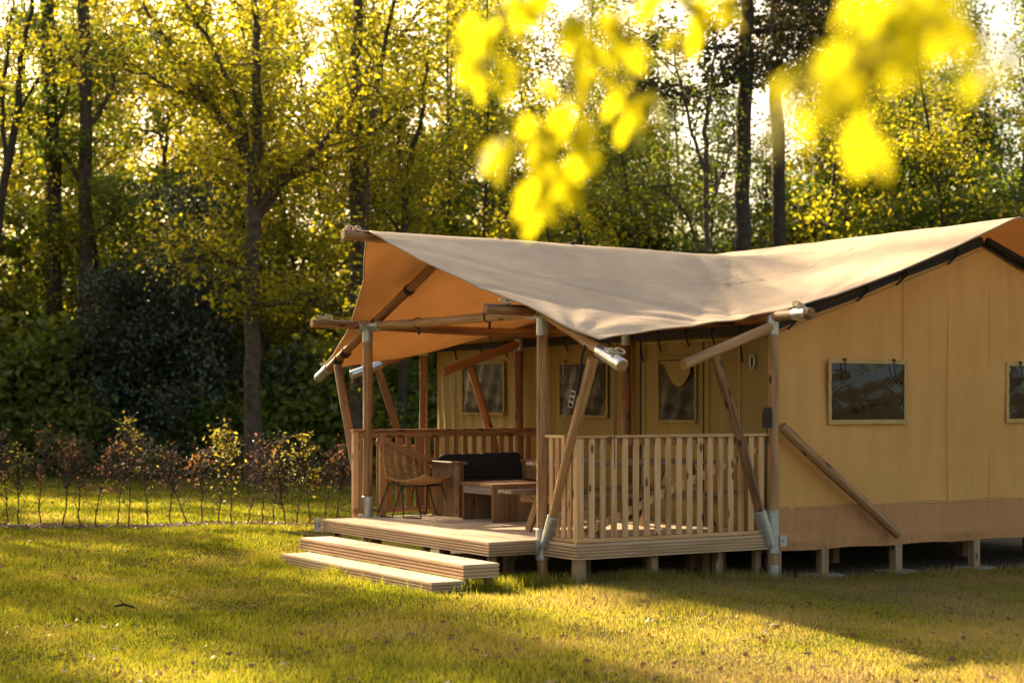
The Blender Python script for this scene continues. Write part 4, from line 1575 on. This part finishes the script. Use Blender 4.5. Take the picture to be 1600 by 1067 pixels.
for px, y, s, sz in [(1290, 46, 1.0, 1.0), (1385, 43, 1.0, .95), (1480, 45, 1.0, 1.05), (1570, 43, 1.05, 1.05), (1660, 45, 1.1, 1.0), (1225, 45, .75, .7), (1060, 47, .8, .75), (940, 48, .85, .8), (850, 50, 1., .95), (1750, 44, 1., 1.), (1130, 50, 1.15, 1.1), (1000, 52, 1.2, 1.15), (1340, 52, 1.3, 1.3), (1530, 53, 1.3, 1.3), (780, 53, 1.15, 1.2), (600, 54, 1.1, 1.1), (400, 53, 1.1, 1.1), (220, 52, 1.1, 1.1), (-210, 43, 1., 1.1), (-120, 46, 1., 1.15), (60, 48, .95, .9), (700, 50, 1., .95), (520, 50, .9, .85)]:
    put_plant("broadleaf_tree", BIGG[rnd.randrange(2)], px_at(px, y), y, rnd.uniform(0, 6.28), s, uniq("big leaved bushy tree " + where(px)), "tree", "low bushy trees filling the wood", sz * s, "stems")
for px, y, s in [(8, 41, .9), (175, 43, 1.0), (262, 44, 1.0), (300, 45, .95), (440, 43, 1.0), (505, 42, .95), (640, 41, 1.0), (690, 45, 1.0), (745, 42, .95), (610, 44, 1.0), (880, 43, .9), (960, 45, .9), (1040, 42, .85), (1275, 43, .95), (1330, 44, 1), (1480, 42, .95), (1590, 41, 1.0), (1420, 45, 1.0)]:
    put_plant("slender_tree", SLIM[rnd.randrange(2)], px_at(px, y), y, rnd.uniform(0, 6.28), s, uniq("slender thin stemmed tree " + where(px)), "tree", "slender young trees of the wood")
for px, y, s, sz in [(235, 41.3, 1.1, 1.4), (170, 41.6, .9, 1.0), (300, 42, .85, .78), (120, 43, .8, .75), (330, 43, .85, .8), (205, 43, 1., .95), (560, 44, .8, .75), (800, 45, .95, 1.2), (20, 45, .9, .8), (900, 46, .9, 1.0)]:
    put_plant("holly_bush", HOLLY[rnd.randrange(2)], px_at(px, y), y, rnd.uniform(0, 6.28), s, uniq("dark glossy holly bush " + where(px)), "bush", "dark hollies under the trees", sz, "stems")
for px, y, s in [(70, 46, 1.1), (190, 47, 1.1), (400, 46, 1.1), (470, 44, .9), (510, 47, 1.15), (590, 46, 1.1), (680, 46, 1.1), (300, 49, 1.3), (760, 49, 1.2), (860, 47, 1.1), (940, 49, 1.2), (1010, 45, .9)]:
    put_plant("hazel_bush", GOLDB[rnd.randrange(2)], px_at(px, y), y, rnd.uniform(0, 6.28), s, uniq("sunlit yellow green hazel bush " + where(px)), "bush", "sunlit hazels among the trunks", None, "stems")
for px, y, s in [(-20, 42, 1.1), (-10, 41.5, 1.4), (45, 41.6, 1.45), (95, 41.2, 1.15), (505, 41.5, 1.3), (560, 41.2, 1.1), (25, 40.8, .8), (150, 41, .75), (300, 41.3, .8), (360, 42, 1.0), (430, 41, .9), (480, 42, 1.0), (540, 41, 1.0), (620, 42, 1.05), (670, 43, 1.1), (740, 44, 1.2), (820, 44, 1.2),
                 (1070, 44, 1.25), (1150, 46, 1.35), (1230, 44, 1.3), (1310, 43, 1.4), (1390, 44, 1.5), (1460, 43, 1.4), (1540, 44, 1.5), (1620, 43, 1.5), (980, 44, 1.2), (1700, 44, 1.4), (900, 43, 1.1)]:
    put_plant("shrub", UNDER[rnd.randrange(3)], px_at(px, y), y, rnd.uniform(0, 6.28), s, uniq("broad leaved green shrub " + where(px)), "shrub", "broad leaved shrubs at the wood's edge", None, "stems")
for px, y, s in [(50, 40.4, .8), (110, 40.5, .7), (200, 40.6, .75), (255, 40.3, .7), (330, 40.5, .7), (395, 40.4, .75), (460, 40.5, .7), (520, 40.3, .8), (590, 40.6, .9), (-40, 40.6, .9), (660, 41, .9)]:
    put_plant("shrub", LOWB[rnd.randrange(2)], px_at(px, y), y, rnd.uniform(0, 6.28), s, uniq("low shrub on the lawn's far edge " + where(px)), "shrub", "low shrubs at the wood's edge", None, "stems")


# trees whose own shape the photograph shows
def custom_tree(name, label, y, limbs, leaf, bark, nleaf, lsize, clump, seed, skip=1):
    """limbs: lists of (px, py, radius) on the photograph; depth wanders round y"""
    rs = np.random.RandomState(seed)
    px0, py0, _ = limbs[0][0]
    bx = px_at(px0, y)
    o = link(name, None)
    o.location = (bx, y, float(ground_z(bx, y)))
    tag(o, label, "tree", None)
    wood = NB()
    cents = []
    for li, lm in enumerate(limbs):
        P_ = []
        dy = rs.uniform(-0.25, 0.25)
        for k, (px, py, r) in enumerate(lm):
            yy = y + (dy * k if li else 0)
            P_.append((px_at(px, yy) - bx, yy - y, 1.68 - (py - 630) * yy / 2606))
        P_ = np.array(P_)
        rr = np.array([q[2] for q in lm])
        tt = np.arange(len(P_))
        td = np.linspace(0, len(P_) - 1, (len(P_) - 1) * 4 + 1)
        Q = np.stack([np.interp(td, tt, P_[:, c]) for c in range(3)], -1)
        # smooth the corners
        for _ in range(2):
            Q[1:-1] = (Q[:-2] + 2 * Q[1:-1] + Q[2:]) / 4
        Q[1:-1] += rs.normal(size=Q[1:-1].shape) * 0.02
        v, f = tube_np(Q, np.interp(td, tt, rr), 9)
        wood.quads(v, f)
        if li >= skip:
            for k in range(2, len(Q)):
                for _ in range(2):
                    dd = rs.normal(size=3)
                    dd[2] = abs(dd[2]) * 0.5
                    tw = path(rs, Q[k], dd, 0.6 + rs.rand() * 1.0, 4, 0.5, 0.1)
                    v, f = tube_np(tw, 0.018 * (1 - 0.7 * np.linspace(0, 1, 5)), 4)
                    wood.quads(v, f)
                    cents += [tw[2], tw[3], tw[4]]
    link("trunk", wood.mesh("trunk", M[bark], True), o)
    if nleaf:
        pos = np.array(cents)
        idx = rs.randint(0, len(pos), nleaf)
        off = rs.normal(size=(nleaf, 3)) * clump
        off[:, 2] *= 0.5
        lv, lf = leaves_arrays(pos[idx] + off, lsize, rs, 0.45)
        cr = NB()
        cr.tris(lv, lf)
        link("crown", cr.mesh("crown", M[leaf]), o)
    return o


custom_tree("maple_tree", "forked maple with wide spreading limbs left of the tent canopy", 35, [
    [(396, 745, .22), (396, 600, .17), (394, 480, .165), (393, 380, .16), (398, 290, .15), (392, 235, .14)],
    [(394, 300, .13), (402, 210, .11), (398, 120, .10), (402, 60, .08), (398, -60, .05)],
    [(392, 245, .11), (370, 210, .09), (335, 165, .075), (300, 120, .06), (262, 60, .05), (225, 0, .03)],
    [(388, 235, .08), (384, 190, .07), (365, 140, .06), (330, 60, .05), (300, 20, .04), (262, -40, .03)],
    [(318, 148, .05), (270, 130, .04), (230, 112, .03), (160, 90, .02)],
    [(400, 320, .09), (430, 280, .07), (480, 240, .055), (520, 200, .045), (548, 160, .03), (580, 90, .02)],
    [(398, 340, .06), (450, 270, .045), (500, 250, .035), (550, 225, .02)],
    [(394, 420, .05), (350, 400, .035), (310, 395, .025), (270, 400, .015)],
    [(396, 470, .05), (430, 470, .04), (470, 460, .025), (520, 470, .015)],
], 'leaf_gold', 'bark', 11000, 0.12, 0.30, 21)
custom_tree("tall_tree", "thick straight trunked tree at the left, greenish bark", 42.5, [
    [(133, 745, .24), (134, 600, .20), (136, 460, .18), (132, 300, .17), (135, 150, .16), (128, -80, .14)],
    [(134, 300, .07), (100, 230, .05), (60, 170, .03)], [(134, 200, .07), (170, 150, .05), (195, 60, .03)], [(132, 380, .05), (180, 330, .03), (215, 300, .02)], [(133, 120, .06), (90, 50, .04), (60, -20, .02)]],
    'leaf_green', 'bark', 4500, 0.12, 0.32, 22)
custom_tree("tall_tree", "stout dark trunk second from the left edge", 43, [
    [(88, 745, .26), (86, 600, .23), (84, 450, .21), (86, 300, .20), (78, 150, .19), (72, -80, .17)],
    [(86, 280, .07), (50, 200, .05), (20, 160, .03)], [(84, 200, .07), (110, 130, .05), (120, 40, .03)], [(84, 380, .05), (40, 350, .03), (10, 340, .02)]],
    'leaf_green', 'bark_dark', 4500, 0.12, 0.32, 23)
custom_tree("tall_tree", "double stemmed tree rising behind the ridge log of the veranda", 37, [
    [(558, 745, .22), (557, 560, .18), (556, 400, .16), (557, 250, .14), (556, 100, .13), (560, -70, .10)],
    [(568, 740, .10), (571, 500, .10), (568, 350, .09), (575, 200, .07), (600, 60, .05), (620, -40, .03)],
    [(556, 150, .06), (520, 200, .05), (470, 260, .03)], [(560, 240, .05), (600, 180, .04), (650, 150, .02)], [(557, 120, .06), (620, 60, .04), (660, 0, .02)]],
    'leaf_gold', 'bark', 5500, 0.12, 0.34, 24)
custom_tree("pine_tree", "straight dark pine trunk right of the picture's middle", 37, [
    [(1160, 760, .20), (1160, 560, .185), (1161, 400, .18), (1159, 300, .175), (1163, 150, .165), (1167, 20, .15), (1168, -90, .13)],
    [(1166, 60, .06), (1120, 70, .045), (1070, 60, .03), (1000, 62, .015)],
    [(1166, 40, .07), (1230, 38, .05), (1290, 22, .035), (1345, 15, .02)],
    [(1165, -20, .06), (1210, -10, .04), (1270, -5, .02)], [(1165, 90, .04), (1140, 120, .03), (1100, 130, .02), (1040, 148, .01)]],
    'needles', 'bark_dark', 5000, 0.13, 0.22, 25)
custom_tree("pine_tree", "second pine trunk just right of the straight one, with curled bare branch", 40, [
    [(1222, 760, .20), (1220, 500, .17), (1216, 300, .16), (1214, 150, .15), (1213, 0, .14), (1210, -90, .12)],
    [(1214, 130, .05), (1200, 118, .045), (1204, 105, .04), (1230, 118, .035), (1262, 122, .025), (1280, 100, .015)],
    [(1213, 30, .05), (1250, 40, .04), (1310, 55, .02)], [(1214, 80, .04), (1250, 60, .03), (1300, 68, .015)]],
    'needles', 'bark_dark', 4500, 0.13, 0.24, 26)
custom_tree("thin_tree", "thin forked bare reddish stem left of the straight pine", 36, [
    [(1110, 760, .09), (1106, 500, .07), (1102, 370, .06), (1104, 270, .055), (1100, 200, .05), (1112, 120, .04), (1120, 60, .02)],
    [(1102, 260, .045), (1080, 200, .035), (1065, 130, .03), (1050, 60, .015)], [(1100, 400, .04), (1075, 330, .03), (1040, 290, .02), (1000, 280, .01)], [(1103, 330, .03), (1130, 260, .02), (1150, 200, .01)]],
    'leaf_green', 'bark', 1500, 0.11, 0.3, 27)
custom_tree("thin_tree", "leaning bare stem at the left picture edge against pale sky", 36, [
    [(-40, 745, .12), (-10, 400, .10), (8, 270, .09), (28, 180, .08), (30, 90, .06), (50, 20, .05), (60, -60, .03)],
    [(10, 260, .06), (2, 150, .045), (15, 60, .03), (25, -20, .02)], [(28, 180, .04), (60, 120, .03), (90, 100, .02)]],
    'leaf_gold', 'bark_dark', 1500, 0.11, 0.3, 28)
custom_tree("thin_tree", "slim dark forked stem behind the left end of the fly roof", 38, [
    [(625, 745, .12), (630, 400, .09), (632, 330, .085), (640, 230, .07), (660, 180, .05), (668, 90, .03)],
    [(633, 330, .06), (625, 270, .05), (620, 180, .04), (622, 60, .02)], [(632, 360, .04), (600, 320, .03), (580, 290, .015)]],
    'leaf_gold', 'bark_dark', 3200, 0.12, 0.34, 29)

# trees left of the picture that throw the dappled shade over lawn and roof
shade_words = ["nearest the camera", "second from the camera", "third from the camera", "fourth from the camera", "fifth from the camera", "sixth from the camera", "seventh from the camera", "eighth from the camera", "ninth from the camera", "tenth from the camera", "eleventh from the camera", "twelfth from the camera", "farthest off"]
for k, (p, L_, s, sz, kind) in enumerate(sorted([(4.9, 33, .66, 1.08, 'G'), (3.0, 30, .5, .95, 'G'), (1.6, 37, .6, .98, 'T'), (3.4, 45, .6, 1.15, 'T'), (7.0, 36, .55, .62, 'G'), (-1.2, 38, .8, 1., 'T'), (-4, 34, 1., 1., 'G'), (9.8, 44, .8, 1.4, 'S'), (11.6, 46, .9, 1.35, 'S'), (13.6, 50, 1.1, 1.5, 'S'), (-6, 30, 1, 1, 'T'), (5.8, 40, .6, 1.2, 'G'), (6.4, 35, .5, 1.28, 'G')], key=lambda t: t[1])):
    x, y = 0.83 * p - 0.56 * L_, 0.56 * p + 0.83 * L_
    ms_ = {'S': SLIM, 'G': GREEN, 'T': TALL}[kind]
    put_plant("leafy_tree", ms_[rnd.randrange(len(ms_))], x, y, rnd.uniform(0, 6), s, "leafy tree left of the lawn and outside the picture, " + shade_words[k], "tree", "trees left of the lawn", sz)

# the wood goes on behind the photographer
back_words = ["first", "second", "third", "fourth", "fifth", "sixth", "seventh", "eighth", "ninth", "tenth", "eleventh", "twelfth", "thirteenth", "fourteenth"]
for k in range(14):
    x = -42 + k * 7.0 + rnd.uniform(-1.5, 1.5)
    y = -24 - 6 * (k % 2) + rnd.uniform(-2, 2)
    put_plant("leafy_tree", (GREEN + BIGG)[k % 5], x, y, rnd.uniform(0, 6), 1.0, "leafy tree behind the photographer, " + back_words[k] + " of the row counted from the west", "tree", "trees behind the photographer", 1.0)

# ------------------------------------------------------------------ sapling hedge
mulch_v, mulch_f = [], []
P0, P1 = np.array([-6.9 - 3.0, 22.15]), np.array([-2.3 + 4.5, 24.0])
P0 = np.array([-9.0, 22.2]); P1 = np.array([0.4, 23.6])
dH = (P1 - P0) / np.linalg.norm(P1 - P0)
nH = np.array([-dH[1], dH[0]])
LH = np.linalg.norm(P1 - P0)
for i in range(81):
    s = i / 80 * LH
    w0 = 0.22 + 0.07 * sin(s * 3.1) + 0.05 * sin(s * 7.7)
    for k in range(5):
        q = P0 + dH * s + nH * (w0 * (k - 2) / 2)
        mulch_v.append((q[0], q[1], float(ground_z(q[0], q[1])) + (0.03 if k in (1, 2, 3) else -0.01)))
for i in range(80):
    for k in range(4):
        a = i * 5 + k
        mulch_f.append((a, a + 1, a + 6, a + 5))
tag(link("mulch_strip", mesh_np("mulch_strip", mulch_v, [np.array(mulch_f)], M['litter'], True)), "strip of bare earth and dry litter under the sapling row", "mulch", kind="structure")
rs = np.random.RandomState(77)
# photo columns, height, leaves: c copper, y young green, n few
hedge = [(8, 1.25, 'c', 60), (30, 1.0, 'y', 90), (65, 1.35, 'c', 70), (98, 1.2, 'c', 75), (126, 1.2, 'n', 30), (147, 1.2, 'c', 85), (184, 1.25, 'n', 30), (200, 1.45, 'y', 90), (232, 1.3, 'n', 40), (265, 1.1, 'n', 35), (290, 1.15, 'n', 25),
         (315, 1.1, 'c', 55), (341, 1.3, 'y', 150), (362, 1.35, 'y', 110), (386, 1.15, 'n', 30), (409, 1.2, 'c', 30), (427, 1.25, 'y', 60), (445, .9, 'n', 20), (463, 1.1, 'n', 30), (484, 1.25, 'y', 150), (505, 1.1, 'c', 40), (526, 1.2, 'c', 60), (550, 1.15, 'c', 60),
         (-30, 1.2, 'c', 60), (-75, 1.2, 'y', 60), (690, 1.1, 'n', 40)]
desc = {'c': "sapling with withered copper leaves", 'y': "sapling with fresh yellow green leaves", 'n': "nearly bare crooked sapling"}
cnt = {}
order = ["first", "second", "third", "fourth", "fifth", "sixth", "seventh", "eighth", "ninth", "tenth", "eleventh", "twelfth", "thirteenth"]
vis = sorted([h for h in hedge if h[0] > 0], key=lambda h: h[0])
for px, hh, kind, nl in hedge:
    # intersect the photo column with the hedge line
    k = (px - 800) / 2606
    s = (k * P0[1] - P0[0]) / (dH[0] - k * dH[1])
    q = P0 + dH * s + nH * rs.uniform(-.06, .06)
    o = link("hedge_sapling", None)
    o.location = (q[0], q[1], float(ground_z(q[0], q[1])))
    if px > 0:
        idx = [h for h in vis if h[2] == kind].index((px, hh, kind, nl))
        lab = desc[kind] + " in the hedge row, " + order[idx] + " such from the left"
    else:
        lab = desc[kind] + " at the hedge's end outside the picture"
    tag(o, lab, "sapling", "saplings planted in a hedge row")
    wood = NB()
    st = path(rs, (0, 0, -0.05), (rs.normal() * .06, 0, 1), hh * 0.97, 14, 0.2, 0.8)
    # kinks
    st[1:-1] += rs.normal(size=st[1:-1].shape) * 0.009
    v, f = tube_np(st, 0.0115 * (1 - 0.7 * np.linspace(0, 1, 15)), 6)
    wood.quads(v, f)
    tips = []
    for q_ in range(46):
        i0 = rs.randint(3, 14) if rs.rand() < 0.25 else rs.randint(7, 15)
        az = rs.rand() * 2 * pi
        L0 = (0.42 if i0 < 11 else 0.26) * (0.5 + rs.rand() * 0.8)
        tw = path(rs, st[i0], (cos(az) * 0.9, sin(az) * 0.6, 0.75 + rs.rand() * 0.5), L0, 5, 0.9, 0.1)
        v, f = tube_np(tw, 0.0055 * (1 - 0.6 * np.linspace(0, 1, 6)), 4)
        wood.quads(v, f)
        for r_ in range(2):
            j0 = rs.randint(2, 5)
            t2 = path(rs, tw[j0], rs.normal(size=3) + np.array([0, 0, .5]), L0 * 0.45, 3, 0.8, 0)
            v, f = tube_np(t2, 0.0035 * (1 - 0.5 * np.linspace(0, 1, 4)), 3)
            wood.quads(v, f)
            tips += [t2[2], t2[3]]
        tips += [tw[4], tw[5]]
    link("stem", wood.mesh("stem", M['twig'], True), o)
    tips = np.array(tips)
    if kind != 'n':
        # leaves gather on some of the twigs
        seedp = tips[rs.randint(0, len(tips), 3)]
        dmin = np.min(np.linalg.norm(tips[:, None] - seedp[None], axis=2), axis=1)
        pw = np.exp(-(dmin / (0.17 if kind == 'c' else 0.26)) ** 2) + 0.06
    else:
        pw = np.ones(len(tips))
    idx = rs.choice(len(tips), int(nl * 1.6), p=pw / pw.sum())
    c = tips[idx] + rs.normal(size=(int(nl * 1.6), 3)) * 0.028
    lv, lf = leaves_arrays(c, 0.052 if kind != 'n' else 0.035, rs, 0.3 if kind == 'c' else 0.6, 0.6)
    cr = NB()
    cr.tris(lv, lf)
    link("crown", cr.mesh("crown", M['leaf_young' if kind == 'y' else 'leaf_copper' if (kind == 'c' or rs.rand() < .5) else 'leaf_young']), o)


# ------------------------------------------------------------------ grass
def grass_mesh(name, X, Y, hgt, wid, lean, rs, off=0.0):
    n = len(X)
    Z = ground_z(X, Y) - 0.004 + off
    az = rs.rand(n) * 2 * pi
    h = hgt * (0.55 + 0.9 * rs.rand(n))
    la = rs.rand(n) * 2 * pi
    ll = h * lean * rs.rand(n) * 2
    base = np.stack([X, Y, Z], -1)
    side = np.stack([np.cos(az), np.sin(az), np.zeros(n)], -1) * (wid * (0.6 + 0.8 * rs.rand(n)))[:, None] * 0.5
    tip = base + np.stack([np.cos(la) * ll, np.sin(la) * ll, h], -1)
    v = np.empty((n, 3, 3))
    v[:, 0] = base - side
    v[:, 1] = base + side
    v[:, 2] = tip
    return mesh_np(name, v.reshape(-1, 3), [np.arange(n * 3).reshape(-1, 3)], M['grass'])


def clumpy(X, Y, rs, amount=0.5):
    q = np.sin(X * 3.1 + 1.7 * np.sin(Y * 1.3)) * np.sin(Y * 2.3 + 1.1 * np.sin(X * 1.9)) + 0.6 * np.sin(X * 7.7 + Y * 5.1) * np.sin(Y * 6.3 - X * 3.3)
    return rs.rand(len(X)) < (1 - amount) + amount * (0.5 + 0.4 * q)


rs = np.random.RandomState(8)
GX, GY, GH, GW = [], [], [], []
for y0, y1, dens, hh, wd in [(8.8, 12.5, 5200, .034, .0045), (12.5, 17, 3600, .036, .006), (17, 24, 1700, .04, .009), (24, 33, 750, .045, .014), (33, 41, 330, .05, .02)]:
    area = 0.36 * (y1 ** 2 - y0 ** 2)
    n = int(area * dens)
    Y = np.sqrt(rs.rand(n) * (y1 ** 2 - y0 ** 2) + y0 ** 2)
    X = (rs.rand(n) * 2 - 1) * 0.36 * Y
    u, v = to_uv(X, Y)
    keep = ~((u > 0.05) & (v > 0.25) & (u < 9) & (v < 7.3)) & ~((u > 2.5) & (v > 0.0) & (v < 7.3)) & ~((u > -1.48) & (u < -1.13) & (v > 0.07) & (v < 3.52))
    dm = np.abs((X - P0[0]) * nH[0] + (Y - P0[1]) * nH[1])
    keep &= ~((dm < 0.2) & (rs.rand(n) < 0.85))
    keep &= clumpy(X, Y, rs, 0.35)
    X, Y = X[keep], Y[keep]
    GX.append(X); GY.append(Y); GH.append(np.full(len(X), hh)); GW.append(np.full(len(X), wd))
GX, GY, GH, GW = map(np.concatenate, (GX, GY, GH, GW))
patch = 0.95 + 0.25 * np.sin(GX * 1.3 + np.sin(GY)) * np.sin(GY * 0.9 + 1) + 0.25 * np.sin(GX * 4.1 + 2) * np.sin(GY * 3.3)
tag(link("grass", grass_mesh("grass", GX, GY, GH * patch, GW, 0.55, rs)), "short mown grass, green and straw coloured", "grass", kind="stuff")
# long grass where the mower does not reach
TX, TY = [], []
for (ua, va, ub, vb, n, sp) in [(-1.55, .0, -1.5, 3.6, 260, .05), (-1.25, 0.0, -.1, .30, 1500, .12), (-.1, .1, 1.2, -.08, 1700, .12), (1.2, -.05, 2.5, -.12, 900, .13), (2.4, -.2, 6.5, -.25, 700, .12), (-1.7, 3.2, -1.5, 3.9, 900, .12), (-.8, .0, -.1, .6, 900, .15)]:
    tt = rs.rand(n)
    # tufts
    ct_ = rs.rand(max(3, n // 60))
    tt = np.where(rs.rand(n) < .7, ct_[rs.randint(0, len(ct_), n)] + rs.normal(size=n) * .02, tt)
    uq = ua + (ub - ua) * tt + rs.normal(size=n) * sp * .6
    vq = va + (vb - va) * tt + rs.normal(size=n) * sp * .6
    TX.append(C0[0] + uq * CU[0] + vq * CV[0])
    TY.append(C0[1] + uq * CU[1] + vq * CV[1])
nt_ = 260
cy = np.sqrt(rs.rand(nt_) * (24 ** 2 - 9.5 ** 2) + 9.5 ** 2)
cx = (rs.rand(nt_) * 2 - 1) * 0.33 * cy
cu, cv = to_uv(cx, cy)
ok = ~((cu > -1.7) & (cv > -0.3))
cx, cy = cx[ok], cy[ok]
NT0 = sum(len(a) for a in TX)
for a, b_ in zip(cx, cy):
    m_ = rs.randint(15, 60)
    sp = rs.uniform(.02, .09)
    TX.append(a + rs.normal(size=m_) * sp)
    TY.append(b_ + rs.normal(size=m_) * sp)
TX, TY = np.concatenate(TX), np.concatenate(TY)
TH = np.full(len(TX), .10)
TH[NT0:] = .055
tag(link("tall_grass", grass_mesh("tall_grass", TX, TY, TH, np.full(len(TX), .007), 0.5, rs)), "uncut tufts of longer grass along steps and deck piers", "grass", kind="stuff")
# fallen leaves
n = 900
Y = 9.5 + rs.rand(n) ** 1.6 * 14
X = (rs.rand(n) * 2 - 1) * 0.33 * Y
u, v = to_uv(X, Y)
k_ = ~((u > -1.5) & (v > 0))
X, Y = X[k_], Y[k_]
lv, lf = leaves_arrays(np.stack([X, Y, ground_z(X, Y) + 0.03], -1), 0.05, rs, 0.8, 0.7)
nb_ = NB(); nb_.tris(lv, lf)
tag(link("fallen_leaves", nb_.mesh("fallen_leaves", M['leaf_dead'])), "small dry leaves scattered over the lawn", "leaves", kind="stuff")
# dry litter along the hedge
n = 2600
s_ = rs.rand(n) * LH
o_ = rs.normal(size=n) * 0.16
X = P0[0] + dH[0] * s_ + nH[0] * o_
Y = P0[1] + dH[1] * s_ + nH[1] * o_
lv, lf = leaves_arrays(np.stack([X, Y, ground_z(X, Y) + 0.035], -1), 0.05, rs, 0.8, 0.7)
nb_ = NB(); nb_.tris(lv, lf)
tag(link("leaf_litter", nb_.mesh("leaf_litter", M['leaf_dead'])), "dry leaf litter along the foot of the saplings", "leaves", kind="stuff")

# a dark dead stick on the lawn
st = link("dead_stick", None)
sx, sy = px_at(196, 13.6), 13.6
st.location = (sx, sy, float(ground_z(sx, sy)) + 0.02)
tag(st, "short dark broken stick lying on the sunlit lawn", "stick")
mb = MB()
mb.tube([(-0.09, 0, 0.02), (-0.02, 0.01, 0.035), (0.05, 0, 0.02), (0.10, -0.01, 0.0)], [0.008, 0.012, 0.010, 0.006], 7)
link("stem", mb.mesh("stem", M['bark_dark']), st)
mb = MB()
mb.tube([(-0.02, 0.01, 0.03), (-0.05, 0.03, 0.07)], [0.006, 0.003], 6)
link("side_twig", mb.mesh("side_twig", M['bark_dark']), st)

# ------------------------------------------------------------------ near branches, far out of focus
def lobed_leaf(seed, L0=0.075):
    rs = random.Random(seed)
    half = [(0, 0), (0.10, 0.12), (0.22, 0.10), (0.34, 0.30), (0.44, 0.16), (0.58, 0.27), (0.68, 0.12), (0.82, 0.14), (1.0, 0.0)]
    vs, fs = [], []
    for i, (a, w) in enumerate(half):
        sag = -0.10 * a * a
        vs.append((a * L0, 0, sag * L0))
        vs.append((a * L0, w * L0 * rs.uniform(.85, 1.1), (sag + w * 0.35) * L0))
        vs.append((a * L0, -w * L0 * rs.uniform(.85, 1.1), (sag + w * 0.35) * L0))
    for i in range(len(half) - 1):
        b0, b1 = i * 3, i * 3 + 3
        fs += [(b0, b1, b1 + 1, b0 + 1), (b0, b0 + 2, b1 + 2, b1)]
    mb = MB()
    mb.add(vs, fs, True)
    return mb.mesh("leaf", M['leaf_near'])


LEAVES = [lobed_leaf(k) for k in range(3)]


def branch(label, d, twigs, leaves, seed, scale=1.0, nper=2):
    rg = random.Random(seed)
    o = link("leafy_branch", None)
    def at(px, py, y):
        return Vector(((px - 800) / 2606 * y, y, 1.68 - (py - 630) / 2606 * y))
    base = at(*twigs[0][0], d)
    o.location = base
    tag(o, label, "branch", "leafy branches hanging in from above")
    for tw in twigs:
        pts = [at(px, py, d + rg.uniform(-.03, .03)) - base for px, py in tw]
        mb = MB()
        mb.tube(pts, [0.0055 * (1 - 0.6 * i / (len(pts) - 1)) for i in range(len(pts))], 6)
        link("twig", mb.mesh("twig", M['twig']), o)
    for (px, py, sc) in leaves:
        for q in range(nper):
            p = at(px + rg.uniform(-12, 12), py + rg.uniform(-12, 12), d + rg.uniform(-.07, .07)) - base
            az = rg.uniform(0, 2 * pi)
            m4 = Matrix.Translation(p) @ Matrix.Rotation(az, 4, 'Z') @ Matrix.Rotation(rg.uniform(0.5, 1.35), 4, 'Y') @ Matrix.Rotation(rg.uniform(-.8, .8), 4, 'X') @ Matrix.Scale(sc * scale * rg.uniform(.8, 1.1), 4)
            link("leaf", LEAVES[rg.randrange(3)], o, m4)
    return o


branch("blurred sunlit branch with yellow green leaves hanging in above the fly roof", 2.8,
       [[(940, -160), (930, -40), (905, 70), (880, 160), (850, 230), (835, 290)], [(930, -40), (830, -20), (770, 30), (745, 60)], [(930, -20), (1020, 0), (1100, -10), (1150, 10)], [(905, 70), (950, 110), (990, 160), (1020, 170)]],
       [(835, 270, 1.0), (800, 205, 1.0), (860, 215, 1.1), (900, 235, 1.0), (770, 225, .8), (925, 190, 1.0), (880, 160, .9), (815, 170, .7), (905, 60, 1.0), (945, 30, .9), (890, 20, 1.0), (960, 80, .8),
        (740, 20, 1.0), (790, 30, 1.0), (745, 70, .9), (860, -20, 1.), (800, -10, 1.), (1050, -5, 1.), (1100, -15, 1.), (1145, -10, 1.), (1075, 55, .7), (985, 140, .9), (1015, 155, .8), (985, 195, .8), (845, 120, .6), (1000, 10, .8), (930, 120, .8), (860, 280, 1.0), (900, 275, .7), (830, 240, 1.), (845, 310, .9), (880, 210, 1.), (760, 60, 1.), (780, 95, .9), (750, 110, .7), (940, 60, 1.)], 3, 1.2, 3)
branch("strongly blurred yellow branch close to the camera at the upper right", 1.65,
       [[(1460, -200), (1440, -60), (1400, 30), (1340, 90), (1270, 140), (1210, 170)], [(1440, -40), (1500, 30), (1550, 60), (1620, 60)], [(1400, 30), (1370, 110), (1350, 170), (1345, 210)]],
       [(1400, 10, 1.0), (1430, 40, 1.0), (1380, 60, 1.0), (1340, 80, .9), (1350, 110, .8), (1300, 95, .8), (1260, 125, .9), (1225, 150, .9), (1230, 110, .6), (1345, 190, .9), (1350, 150, .6), (1450, 5, 1.0), (1410, 80, .7),
        (1530, 75, .9), (1490, 90, .7), (1545, 110, .5), (1590, 60, .7), (1465, -30, 1.), (1380, -30, 1.), (1395, 110, .5), (1320, 60, .8), (1370, 20, 1.), (1425, -10, 1.), (1290, 130, .8), (1480, 20, .8), (1520, 40, .6)], 5, 0.95, 2)
